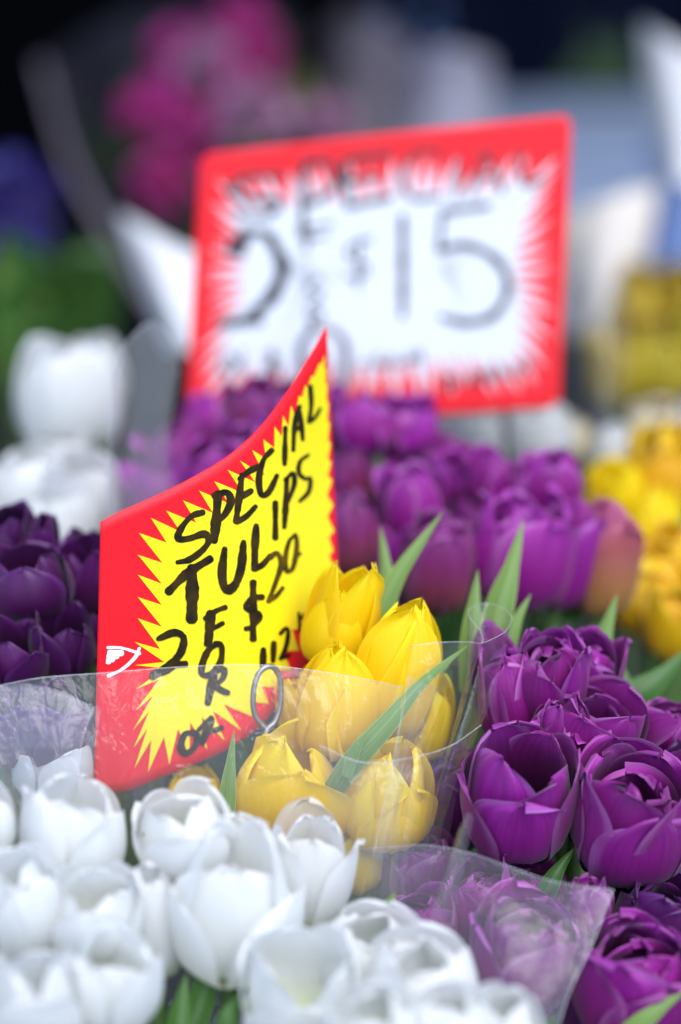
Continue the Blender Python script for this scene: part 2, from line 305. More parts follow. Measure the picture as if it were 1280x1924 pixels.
TUL = {}
def tulip(key, kind, px, py, d, wpx, hpx, rt=0.8, side=0, fwd=0, rot=0, label='', group=None, n=6, wd=1.0, seed=None, ruffle=1.0, stemlen=None, hi=True, irr=1.0, jag=0.0, pw=0.5, hs0=None, hs1=None, rings=2, inn=0.84, cat='tulip', zfoot=None, tip=2.3, bends=None):
    rng = np.random.default_rng(seed if seed is not None else (abs(hash((int(px), int(py)))) % 99991))
    W = wpx * mm(d); Hh = hpx * mm(d)
    R = W / 2 / max(1.0, 0.55 + 0.45 * rt) ; H = max(1.05 * R, (Hh - 2 * R * 0.55 * math.sin(PITCH)) / 0.93)
    ax = Vector((math.sin(math.radians(side)), -math.sin(math.radians(fwd)), 1)); ax.normalize()
    q = np.array(Vector((0, 0, 1)).rotation_difference(ax).to_matrix())
    c = at(px, py, d); base = c - np.array(ax) * H * 0.5
    zf = BZ if zfoot is None else zfoot
    foot = np.array([base[0] - ax[0] * 0.05, base[1] - ax[1] * 0.05 + 0.012, zf])
    root = thing('tulip', label, cat, tuple(foot), group)
    TUL[key] = (root, foot)
    nn = n // 2
    for ring in range(rings):
        for i in range(nn if ring < 2 else 3):
            phi = math.radians(rot - 90) + 2 * math.pi * i / nn + (math.pi / nn if ring % 2 else 0) + rng.uniform(-0.1, 0.1)
            rr = rt + rng.uniform(-0.12, 0.16) * irr
            bd = rng.normal(0, 0.045) * irr
            hh_ = (hs0 if ring == 0 else hs1); hk = hh_[i % len(hh_)] if hh_ else 1.0
            if ring: rr *= inn
            if bends and ring == 0: bd = bends[i % len(bends)]
            P = petal(R, H, rr * (0.7 if ring == 2 else 1), (1.0, 0.86, 0.62)[ring], phi, rng, nu=14 if hi else 8, nv=20 if hi else 12,
                      wid=wd * rng.uniform(1.02, 1.18) * (3 / nn) ** 0.45, hs=hk * (1 + (rng.uniform(-0.10, 0.03)) * irr) + (0, 0.01, -0.10)[ring], tip=tip * rng.uniform(0.85, 1.2), bend=bd, ruffle=ruffle, jag=jag, pw=pw)
            Pw = P @ q.T + base - foot
            link('petal', grid_mesh('petal', Pw), M[kind], root)
    p1 = base + np.array(ax) * 0.003
    path = catmull([foot - foot, (foot + (p1 - foot) * 0.35 + np.array([0.004, 0.003, 0])) - foot, (p1 - np.array(ax) * 0.03) - foot, p1 - foot], 10)
    sm = M['stem']
    link('stem', grid_mesh('stem', tube_pts(path, np.linspace(0.0042, 0.0036, 10))), sm, root)
    return root

def leaf(key, pts, wpx, fold=0.25, m='leaf', twist=0.0):
    """a tulip leaf: pts = [(px,py,d)...] from foot to tip; facing about sideways, folded along its midrib"""
    root, foot = TUL[key]
    pp = [at(*p) for p in pts]
    path = catmull(pp, 18)
    T = np.gradient(path, axis=0); T /= np.linalg.norm(T, axis=1, keepdims=True)
    view = path - CAM; view /= np.linalg.norm(view, axis=1, keepdims=True)
    A = np.cross(T, view); A /= np.linalg.norm(A, axis=1, keepdims=True); B = np.cross(A, T)
    s = np.linspace(0, 1, 18)
    wd = wpx * mm(pts[0][2]) * 0.5 * (0.72 + 0.28 * np.sin(np.pi * np.clip(s / 0.7, 0, 1))) * np.clip(1 - s ** 3.2, 0.02, 1)
    u = np.linspace(-1, 1, 9)
    tw = twist * s
    A2 = A * np.cos(tw)[:, None] + B * np.sin(tw)[:, None]; B2 = -A * np.sin(tw)[:, None] + B * np.cos(tw)[:, None]
    P = path[:, None, :] + (wd[:, None] * u[None, :])[..., None] * A2[:, None, :] + (wd[:, None] * fold * (np.abs(u[None, :]) ** 1.5))[..., None] * B2[:, None, :]
    return link('leaf', grid_mesh('leaf', P - foot), M[m], root)

GW = 'white tulips in the front bunch'
T = tulip
# --- white, front
T('w1', 'white', 137, 1560, .974, 195, 235, .80, 2, 4, 58, 'white tulip in front of the lower left corner of the yellow sign', GW, seed=11, bends=[0.05, 0.3, 0.0], tip=2.15, irr=1.25, hs0=[.9,.82,1], inn=.66)
T('w2', 'white', 345, 1562, .976, 188, 170, .72, -3, 10, 10, 'white tulip under the sign with a small brown nick in its left petal', GW, seed=12, tip=2.15, irr=1.25, inn=.66)
T('w3', 'white', 580, 1635, .995, 160, 245, .88, 8, 2, 64, 'white tulip with a cream inner petal in front of the big yellow tulip', GW, seed=13, bends=[0.0, 0.12, 0.0], tip=2.15, irr=1.25, inn=.66)
T('w4', 'white', 440, 1692, .962, 238, 325, .92, 3, 3, 60, 'large open white tulip in the middle of the front bunch, two front petals parting', GW, seed=404, bends=[.18,0,.02], tip=2.15, irr=1.25, hs0=[.74,1.0,.72], hs1=[1,1,.9], inn=.66)
T('w5', 'white', 178, 1722, .945, 175, 180, .86, 0, 8, 0, 'white tulip directly below the one at the sign corner', GW, seed=15, tip=2.15, irr=1.25, inn=.66)
T('w6', 'white', 285, 1735, .962, 112, 240, .70, -2, 0, 20, 'slim shaded white tulip left of the large open white one', GW, seed=16, tip=2.15, irr=1.25, inn=.66)
T('w7', 'white', 35, 1700, .942, 160, 230, .84, -4, 8, 30, 'white tulip at the left margin, upper of the two there', GW, seed=17, tip=2.15, irr=1.25, inn=.66)
T('w8', 'white', 208, 1850, .920, 185, 200, .90, 2, 8, 60, 'open white tulip at the bottom, right of the one in the lower left corner', GW, seed=18, tip=2.15, irr=1.25, inn=.66)
T('w9', 'white', 66, 1885, .905, 185, 230, .82, -3, 8, 15, 'white tulip in the lower left corner of the picture', GW, seed=19, tip=2.15, irr=1.25, inn=.66)
T('w10', 'white', 563, 1855, .930, 212, 220, .90, 0, 10, 0, 'open white tulip at the bottom with a rounded rim, below the large open one', GW, seed=20, tip=2.15, irr=1.25, hs0=[.78,1,1], inn=.8)
T('w11', 'white', 700, 1795, .958, 225, 190, .70, 4, 6, 30, 'plump white tulip in front of the plastic, left of the purple tulips', GW, seed=21, tip=2.15, irr=1.25, inn=.66)
T('w12', 'white', 792, 1850, .932, 215, 195, .62, 4, 8, 58, 'closed white tulip low between the purple tulips and the rimmed white one', GW, seed=22, tip=2.15, irr=1.25, inn=.66)
T('w13', 'white', 945, 1930, .905, 160, 150, .60, 6, 10, 0, 'rightmost white tulip of the front bunch, low under the clear plastic', GW, seed=23, tip=2.15, irr=1.25, inn=.66)
T('w14', 'white', 842, 1925, .895, 160, 150, .65, 0, 8, 40, 'white tulip cut by the bottom of the picture, second from the right', GW, seed=24, tip=2.15, irr=1.25, inn=.66)
T('w15', 'white', -28, 1545, .965, 105, 150, .75, -3, 5, 40, 'white tulip barely showing at the left margin beside the red corner', GW, seed=25, tip=2.15, irr=1.25, inn=.66)
T('w16', 'white', 700, 1930, .885, 170, 150, .8, 0, 8, 40, 'white tulip at the very bottom between the two open ones', GW, seed=26, tip=2.15, irr=1.25, inn=.66)
# --- yellow
GY = 'yellow tulips beside the sign'
T('y1', 'yellow', 648, 1150, 1.072, 138, 235, .7, 14, -4, -24, 'topmost yellow tulip, against the right edge of the yellow sign', GY, seed=31, tip=1.5, irr=1.5, hs0=[.74,1.08,.9], pw=.72)
T('y2', 'yellow', 745, 1262, 1.062, 165, 270, .28, 16, -4, 0, 'yellow tulip with a pointed tip beside the long green leaf', GY, seed=32, tip=1.5, irr=1.5, hs0=[1.06,.84,.95], ruffle=1.5, wd=1.12, pw=.72)
T('y3', 'yellow', 632, 1315, 1.050, 155, 240, .28, 4, 0, 5, 'slim closed yellow tulip in the middle of the yellow bunch', GY, seed=33, tip=1.5, irr=1.5, hs0=[1.05,.85,.9], ruffle=1.5, wd=1.12, pw=.72)
T('y4', 'yellow', 556, 1470, 1.045, 218, 240, .5, 8, 2, 8, 'largest yellow tulip, behind the cream-edged white one', GY, seed=34, tip=1.5, irr=1.5, hs0=[.92,1.0,.9], ruffle=1.5, wd=1.12, pw=.72)
T('y5', 'yellow', 728, 1495, 1.045, 180, 215, .5, 10, 4, 40, 'yellow tulip seen through the fold of the plastic sleeve', GY, seed=35, tip=1.5, irr=1.5, hs0=[.86,1.04,.95], ruffle=1.5, wd=1.12, pw=.72)
T('y6', 'yellow', 365, 1500, 1.072, 110, 130, .6, 4, 0, 10, 'yellow tulip just showing below the red bottom edge of the sign', GY, seed=36, tip=1.5, irr=1.5, pw=.72)
T('y7', 'yellow', 795, 1350, 1.080, 115, 180, .4, 12, 0, 20, 'yellow tulip inside the curled plastic, nearest the purple ones', GY, seed=37, tip=1.5, irr=1.5, pw=.72)
T('y8', 'yellow', 665, 1610, 1.055, 110, 150, .6, 0, 0, 20, 'yellow tulip low behind the white one with the cream petal', GY, seed=38, tip=1.5, irr=1.5, pw=.72)
T('y9', 'yellow', 565, 1330, 1.078, 90, 150, .6, -4, 0, 20, 'yellow tulip behind the grey wire loop', GY, seed=39, tip=1.5, irr=1.5, pw=.72)
# --- purple right
GP = 'purple tulips in the right-hand bunch'
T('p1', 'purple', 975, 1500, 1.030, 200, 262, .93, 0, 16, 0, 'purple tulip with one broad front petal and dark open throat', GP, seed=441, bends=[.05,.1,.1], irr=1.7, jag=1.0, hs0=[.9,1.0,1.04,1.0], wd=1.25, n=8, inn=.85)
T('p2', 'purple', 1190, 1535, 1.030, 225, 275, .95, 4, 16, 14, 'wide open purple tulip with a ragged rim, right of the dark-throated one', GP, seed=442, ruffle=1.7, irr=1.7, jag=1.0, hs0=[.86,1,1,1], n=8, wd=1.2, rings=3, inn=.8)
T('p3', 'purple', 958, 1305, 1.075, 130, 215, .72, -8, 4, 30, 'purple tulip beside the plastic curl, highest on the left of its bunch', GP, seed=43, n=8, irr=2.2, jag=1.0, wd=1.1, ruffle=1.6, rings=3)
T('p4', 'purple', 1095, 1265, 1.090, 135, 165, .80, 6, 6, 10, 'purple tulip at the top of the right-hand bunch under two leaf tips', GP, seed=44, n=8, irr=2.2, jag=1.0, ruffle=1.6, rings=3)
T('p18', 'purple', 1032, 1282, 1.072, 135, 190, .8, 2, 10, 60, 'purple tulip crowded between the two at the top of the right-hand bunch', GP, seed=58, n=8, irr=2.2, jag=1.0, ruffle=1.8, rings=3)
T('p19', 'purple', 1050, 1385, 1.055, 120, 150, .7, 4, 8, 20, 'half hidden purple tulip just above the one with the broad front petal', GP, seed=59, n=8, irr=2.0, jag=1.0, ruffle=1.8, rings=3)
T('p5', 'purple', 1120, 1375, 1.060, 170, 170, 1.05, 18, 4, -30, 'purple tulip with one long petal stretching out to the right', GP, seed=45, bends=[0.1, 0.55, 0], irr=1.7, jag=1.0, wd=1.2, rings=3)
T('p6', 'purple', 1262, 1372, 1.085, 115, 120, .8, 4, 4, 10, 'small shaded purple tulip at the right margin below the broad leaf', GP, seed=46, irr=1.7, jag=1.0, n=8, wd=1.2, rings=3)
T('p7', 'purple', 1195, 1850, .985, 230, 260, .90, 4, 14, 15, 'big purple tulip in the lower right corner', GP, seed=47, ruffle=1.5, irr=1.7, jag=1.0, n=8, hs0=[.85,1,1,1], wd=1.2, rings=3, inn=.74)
T('p8', 'shaded_purple', 1240, 1725, 1.025, 165, 190, .9, 6, 4, 30, 'dark purple tulip between the corner one and the ragged one', GP, seed=48, irr=1.7, jag=1.0, n=8, wd=1.2, rings=3, inn=.74)
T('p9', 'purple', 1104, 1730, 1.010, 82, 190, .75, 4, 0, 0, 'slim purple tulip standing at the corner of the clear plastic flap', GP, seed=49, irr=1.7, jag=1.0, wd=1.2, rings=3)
T('p20', 'shaded_purple', 852, 1510, 1.085, 130, 200, .8, -4, 2, 20, 'dark purple tulip in the shade behind the right side of the curled plastic', GP, seed=60, n=8, irr=1.8, rings=3)
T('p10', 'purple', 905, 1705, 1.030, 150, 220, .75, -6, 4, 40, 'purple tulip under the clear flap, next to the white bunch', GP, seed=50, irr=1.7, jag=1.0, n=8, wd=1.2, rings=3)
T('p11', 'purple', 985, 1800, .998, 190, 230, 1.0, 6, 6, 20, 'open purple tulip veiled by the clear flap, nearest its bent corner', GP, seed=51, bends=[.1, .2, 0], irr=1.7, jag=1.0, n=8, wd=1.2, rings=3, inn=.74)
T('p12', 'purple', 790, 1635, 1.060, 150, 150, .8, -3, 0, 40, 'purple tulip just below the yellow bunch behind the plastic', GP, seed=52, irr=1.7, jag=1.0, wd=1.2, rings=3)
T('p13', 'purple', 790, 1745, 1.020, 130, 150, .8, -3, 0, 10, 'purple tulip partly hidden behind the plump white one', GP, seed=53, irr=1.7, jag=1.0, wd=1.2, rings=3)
T('p14', 'shaded_purple', 1282, 1480, 1.07, 110, 180, .8, 4, 0, 40, 'purple tulip cut off by the right margin beside the ragged one', GP, seed=54, irr=1.7, jag=1.0, wd=1.2, rings=3)
T('p15', 'shaded_purple', 1085, 1480, 1.075, 110, 180, .9, 0, 0, 40, 'shaded purple tulip in the gap between the two open ones', GP, seed=55, irr=1.7, jag=1.0, wd=1.2, rings=3)
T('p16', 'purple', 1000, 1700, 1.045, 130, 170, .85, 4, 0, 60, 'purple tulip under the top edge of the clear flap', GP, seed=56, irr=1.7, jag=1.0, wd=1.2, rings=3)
T('p17', 'shaded_purple', 1110, 1890, 1.0, 120, 180, .85, 4, 0, 60, 'shaded purple tulip under the lower edge of the clear flap', GP, seed=57, irr=1.7, jag=1.0, wd=1.2, rings=3)
# --- purple middle
GM = 'purple tulips in the middle bunch'
T('m1', 'magenta', 975, 1035, 1.185, 190, 240, .74, 6, 0, 30, 'tall purple tulip behind the three upright leaf tips', GM, seed=61, irr=2.0, ruffle=1.6, jag=.5, rings=3)
T('m2', 'magenta', 1030, 910, 1.215, 125, 135, .62, 6, 4, 8, 'round purple tulip above the tall one, at the right end of the middle bunch', GM, seed=62, irr=2.0, ruffle=1.6, jag=.5, rings=3)
T('m3', 'magenta', 925, 900, 1.235, 105, 130, .66, -6, 0, 40, 'small purple tulip left of the round one', GM, seed=63, irr=2.0, ruffle=1.6, jag=.5, rings=3)
T('m4', 'magenta', 775, 955, 1.215, 120, 160, .64, -4, 2, 4, 'purple tulip right of the sign, above the long green leaf', GM, seed=64, irr=2.0, ruffle=1.6, jag=.5, rings=3)
T('m5', 'rosy', 825, 1055, 1.175, 140, 210, .7, 6, 0, 20, 'reddish purple tulip behind the long green leaf', GM, seed=65, irr=2.0, ruffle=1.6, jag=.5, rings=3)
T('m6', 'apricot', 1140, 1050, 1.205, 125, 230, .7, 6, 0, 20, 'apricot and pink tulip at the right end of the middle bunch', GM, seed=66, irr=2.0, ruffle=1.6, jag=.5, rings=3)
T('m7', 'rosy', 655, 1000, 1.20, 110, 170, .7, -4, 0, 30, 'reddish purple tulip touching the right edge of the yellow sign', GM, seed=67, irr=2.0, ruffle=1.6, jag=.5, rings=3)
T('m8', 'magenta', 735, 1060, 1.215, 110, 180, .7, 0, 0, 30, 'purple tulip low behind the shorter leaf', GM, seed=68, irr=2.0, ruffle=1.6, jag=.5, rings=3)
T('m9', 'magenta', 1065, 1040, 1.20, 120, 220, .72, 8, 0, 50, 'purple tulip leaning against the apricot one', GM, seed=69, irr=2.0, ruffle=1.6, jag=.5, rings=3)
GB = 'purple tulips below the white sign'
far = [(682, 800, 120, 130), (760, 800, 120, 120), (800, 868, 110, 130), (655, 890, 110, 130), (712, 890, 105, 140), (850, 890, 90, 110), (745, 735, 1, 1),
       (400, 795, 115, 120), (478, 775, 110, 120), (332, 850, 115, 130), (398, 880, 120, 130), (300, 925, 110, 120), (250, 950, 90, 100), (545, 765, 110, 110), (610, 775, 110, 110), (460, 850, 110, 130), (350, 930, 110, 110), (860, 970, 110, 140), (560, 850, 100, 120)]
fl = ['purple tulip under the middle of the white sign', 'purple tulip under the red lower edge of the white sign', 'purple tulip at the right end of the row below the white sign',
      'purple tulip just right of the tip of the yellow sign', 'purple tulip between the sign edge and the green leaf, higher row', 'small purple tulip beside the row below the white sign', '',
      'purple tulip at the lower left corner of the white sign', 'purple tulip left of the curved card edge, against the white sign', 'purple tulip left of the white sign corner, above the card edge',
      'purple tulip resting above the curved top edge of the yellow sign', 'purple tulip beside the clear sleeve edge at the left', 'leftmost purple tulip above the yellow sign',
      'purple tulip behind the steep part of the yellow sign', 'purple tulip peeping out at the point of the yellow sign', 'purple tulip half hidden by the curved card edge', 'lowest purple tulip above the left end of the yellow sign',
      'shaded purple tulip between the reddish one and the tall one', 'purple tulip mostly hidden behind the yellow sign']
for i, (x, y, ww, hh) in enumerate(far):
    if ww < 5: continue
    T('f%d' % i, 'rosy' if i % 5 == 3 else 'magenta' if i % 3 else 'purple', x, y, 1.27 + 0.03 * ((i * 7) % 5 - 2) / 2 + (900 - y) * 0.00012, ww, hh, .62 + .3 * ((i * 5) % 7) / 7, (i * 37) % 33 - 16, (i * 13) % 23 - 6, i * 31, fl[i], GB, seed=100 + i, hi=False, n=8 if i % 3 else 10, irr=2.6, ruffle=2.0, rings=3, pw=.62)
# --- purple left
GL = 'dark purple tulips left of the yellow sign'
lf = [(55, 1095, 1.10, 165, 150, .75, 'dark purple tulip left of the red card, widest of its bunch', -0.0), (150, 1085, 1.12, 110, 160, .85, 'dark purple tulip touching the left edge of the red card', 0), (20, 1010, 1.14, 110, 130, .8, 'dark purple tulip at the left margin, highest of its bunch', 0),
      (178, 1045, 1.15, 90, 120, .8, 'dark purple tulip just under the upper left corner of the red card', 0), (30, 1235, 1.075, 120, 140, .8, 'dark purple tulip at the left margin behind the top of the plastic', 0), (120, 1210, 1.085, 120, 140, .8, 'dark purple tulip beside the white mark on the red card', 0),
      (78, 1020, 1.13, 70, 130, .7, 'dark purple tulip with one pointed petal standing up', 0), (90, 1360, 1.05, 150, 160, .8, 'dark purple tulip seen through the plastic at the left', 0), (10, 1370, 1.05, 120, 150, .8, 'dark purple tulip at the left margin behind the plastic', 0), (200, 1180, 1.13, 110, 150, .8, 'dark purple tulip mostly hidden by the red card', 0)]
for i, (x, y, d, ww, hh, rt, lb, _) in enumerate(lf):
    T('l%d' % i, 'shaded_purple', x, y, d, ww, hh, rt, (i * 37) % 15 - 7, (i * 13) % 9, i * 41, lb, GL, seed=200 + i, tip=1.6, pw=.7, irr=1.6)
T('l20', 'white', 100, 1442, 1.055, 150, 150, .7, 0, 0, 40, 'white tulip veiled by plastic left of the lower corner of the red card', None, seed=231)
# --- white back left
GWB = 'white tulips in the back left bunch'
for i, (x, y, d, ww, hh, rt, lb) in enumerate([(125, 745, 1.36, 200, 240, .62, 'tall white tulip standing highest at the back left'), (55, 915, 1.31, 170, 160, .7, 'white tulip at the left margin in the back bunch'),
        (165, 940, 1.29, 150, 190, .7, 'white tulip beside the clear sleeve edge in the back bunch'), (188, 700, 1.42, 100, 150, .66, 'white tulip half behind the tall white one'), (110, 985, 1.27, 150, 150, .7, 'lowest white tulip of the back left bunch, above the dark purple ones'), (10, 985, 1.29, 110, 130, .7, 'white tulip cut by the left margin above the dark purple ones'), (110, 880, 1.34, 130, 150, .7, 'white tulip right under the tall one')]):
    T('b%d' % i, 'white', x, y, d, ww, hh, rt, (i * 37) % 9 - 4, (i * 13) % 7, i * 41 + 8, lb, GWB, seed=300 + i, hi=False)
# --- yellow right
GYB = 'golden yellow tulips at the right margin'
for i, (x, y, d, ww, hh, k, lb) in enumerate([(1245, 890, 1.36, 130, 160, 'gold', 'golden tulip at the right margin, top of the nearer yellow bunch'), (1155, 940, 1.34, 95, 120, 'yellow', 'golden tulip behind the apricot one'), (1228, 990, 1.33, 95, 130, 'yellow', 'golden tulip in the middle of the yellow bunch at the right'),
        (1215, 1110, 1.27, 140, 150, 'gold', 'golden tulip lowest on the left of the right-margin bunch'), (1275, 1060, 1.29, 100, 140, 'gold', 'golden tulip half cut by the right margin'), (1270, 1170, 1.25, 110, 130, 'gold', 'lowest golden tulip at the right margin, above the broad leaf'), (1170, 1060, 1.30, 80, 120, 'gold', 'golden tulip peeping out below the apricot one')]):
    T('g%d' % i, k, x, y, d, ww * 1.18, hh * 1.15, .55 + .35 * ((i * 5) % 7) / 7, (i * 37) % 33 - 16, (i * 13) % 23 - 8, i * 41, lb, GYB, seed=400 + i, hi=False, n=8, irr=2.4, ruffle=2.0)
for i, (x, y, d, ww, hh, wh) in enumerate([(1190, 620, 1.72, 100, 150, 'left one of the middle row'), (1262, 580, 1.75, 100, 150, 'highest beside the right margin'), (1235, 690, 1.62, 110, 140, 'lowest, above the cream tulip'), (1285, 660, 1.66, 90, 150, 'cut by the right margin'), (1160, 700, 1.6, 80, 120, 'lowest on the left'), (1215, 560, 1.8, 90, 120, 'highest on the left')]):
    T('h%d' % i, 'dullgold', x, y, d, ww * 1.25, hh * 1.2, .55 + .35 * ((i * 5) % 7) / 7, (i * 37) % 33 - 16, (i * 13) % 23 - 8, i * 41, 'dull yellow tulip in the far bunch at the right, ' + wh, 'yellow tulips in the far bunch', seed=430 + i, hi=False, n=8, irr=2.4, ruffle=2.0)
for i, (x, y, d, ww, hh, lb) in enumerate([(1235, 800, 1.46, 120, 110, 'cream tulip above the golden ones at the right margin'), (1155, 850, 1.42, 90, 110, 'cream tulip left of the one above the golden tulips'),
        (895, 815, 1.42, 150, 130, 'cream tulip below the middle of the red lower edge of the white sign'), (1000, 812, 1.42, 150, 130, 'cream tulip below the lower right corner of the white sign'), (1060, 830, 1.46, 100, 110, 'cream tulip just right of the white sign corner')]):
    T('c%d' % i, 'cream' if i in (0, 4) else 'white', x, y, d, ww, hh, .66, (i * 37) % 13 - 6, 2, i * 41, lb.replace('cream', 'cream' if i in (0, 4) else 'off white'), 'pale tulips behind the middle bunch', seed=460 + i, hi=False)

# --- leaves that show
leaf('m4', [(660, 1330, 1.09), (695, 1190, 1.095), (745, 1085, 1.10), (832, 962, 1.11)], 62, 0.35)
leaf('m8', [(722, 1210, 1.12), (728, 1100, 1.125), (715, 988, 1.135)], 40, 0.3)
leaf('m1', [(905, 1330, 1.10), (935, 1160, 1.105), (960, 1070, 1.11), (984, 976, 1.12)], 58, 0.35)
leaf('m5', [(880, 1300, 1.09), (888, 1170, 1.095), (898, 1070, 1.10)], 44, 0.3)
leaf('m9', [(930, 1330, 1.095), (962, 1190, 1.10), (998, 1115, 1.105)], 34, 0.3)
leaf('p4', [(1090, 1330, 1.11), (1130, 1210, 1.115), (1160, 1115, 1.12)], 46, 0.3)
leaf('p6', [(1190, 1400, 1.12), (1170, 1290, 1.125), (1150, 1205, 1.13)], 46, 0.3, 'dleaf')
leaf('g5', [(1150, 1330, 1.13), (1220, 1290, 1.13), (1300, 1215, 1.14)], 62, 0.35, 'dleaf')
leaf('y2', [(560, 1600, 1.05), (650, 1450, 1.026), (728, 1360, 1.026), (795, 1282, 1.036), (885, 1208, 1.06)], 46, 0.45)
leaf('y3', [(650, 1460, 1.022), (670, 1405, 1.02), (697, 1370, 1.02)], 24, 0.3)
leaf('y1', [(660, 1270, 1.07), (680, 1220, 1.068), (688, 1165, 1.07)], 34, 0.4)
leaf('y6', [(425, 1560, 1.03), (430, 1470, 1.03), (440, 1370, 1.03)], 34, 0.2)
leaf('p1', [(1010, 1720, 1.03), (1040, 1650, 1.03), (1082, 1590, 1.035)], 40, 0.3, 'dleaf')
leaf('p13', [(690, 1760, .985), (715, 1720, .985), (745, 1675, .985)], 34, 0.3)
leaf('p7', [(1160, 1960, .955), (1220, 1910, .955), (1300, 1850, .96)], 40, 0.3)
leaf('p10', [(930, 1720, 1.05), (940, 1680, 1.05), (955, 1620, 1.05)], 40, 0.3, 'dleaf')
leaf('y7', [(700, 1450, 1.065), (770, 1330, 1.07), (860, 1225, 1.08)], 40, 0.3)
leaf('w4', [(350, 1960, .95), (385, 1860, .955), (400, 1780, .955)], 52, 0.3, 'dleaf')
leaf('w10', [(330, 1990, .94), (340, 1900, .945), (350, 1830, .95)], 48, 0.3, 'dleaf')
leaf('w6', [(420, 1990, .93), (430, 1910, .93), (470, 1850, .94)], 40, 0.3, 'dleaf')
leaf('m2', [(1010, 1250, 1.22), (1060, 1170, 1.22), (1130, 1130, 1.23)], 60, 0.3, 'dleaf')
leaf('m3', [(860, 1230, 1.22), (850, 1150, 1.22), (870, 1080, 1.23)], 60, 0.3, 'dleaf')
leaf('l1', [(110, 1340, 1.13), (120, 1240, 1.14), (100, 1160, 1.15)], 60, 0.3, 'dleaf')
leaf('p5', [(1180, 1480, 1.07), (1190, 1400, 1.08), (1210, 1330, 1.09)], 40, 0.3, 'dleaf')

for pts in ([(1190, 1190, 1.29), (1185, 1080, 1.30), (1175, 1000, 1.31)], [(1250, 1240, 1.26), (1235, 1150, 1.27), (1225, 1060, 1.28)], [(1290, 1100, 1.31), (1280, 1000, 1.32), (1262, 930, 1.33)]):
    leaf('g0', pts, 44, .3, 'dleaf')
M['ivory'] = petal_mat('ivory_petal', (0.74, 0.66, 0.54), (0.76, 0.68, 0.57), (0.8, 0.75, 0.66), (0.6, 0.6, 0.4), (0.70, 0.62, 0.50), 0.4, 0.6, 0.0, hv=0.003, vv=0.05, spec=0.18)
[c for c in TUL['w3'][0].children if c.name.startswith('petal')][1].data.materials[0] = M['ivory']
# small brown nick in one white petal
M['brown'] = plain('brown_bruise', (0.16, 0.10, 0.05), 0.8, (0.30, 0.22, 0.14), 300, 0.1)
def spot(key, px, py, r, name):
    bpy.context.view_layer.update()
    dr = Vector(at(px, py, 1.0) - CAM).normalized()
    ok, hit, nor, _, ob, _ = S.ray_cast(bpy.context.evaluated_depsgraph_get(), Vector(CAM), dr)
    if not ok: return
    root, foot = TUL[key]
    if nor.dot(dr) > 0: nor = -nor
    a = nor.orthogonal().normalized(); b = nor.cross(a); rg = random.Random(3)
    c = hit + nor * 0.0003
    V = [c - Vector(foot)] + [c + (a * math.cos(t) * r * .6 + b * math.sin(t) * r) * rg.uniform(.7, 1.1) - Vector(foot) for t in np.linspace(0, 2 * math.pi, 11)[:-1]]
    me = bpy.data.meshes.new(name); me.from_pydata([tuple(v) for v in V], [], [(0, i + 1, (i + 1) % 10 + 1) for i in range(10)]); me.update()
    link(name, me, M['brown'], root)
spot('w2', 270, 1568, 0.0016, 'bruise')
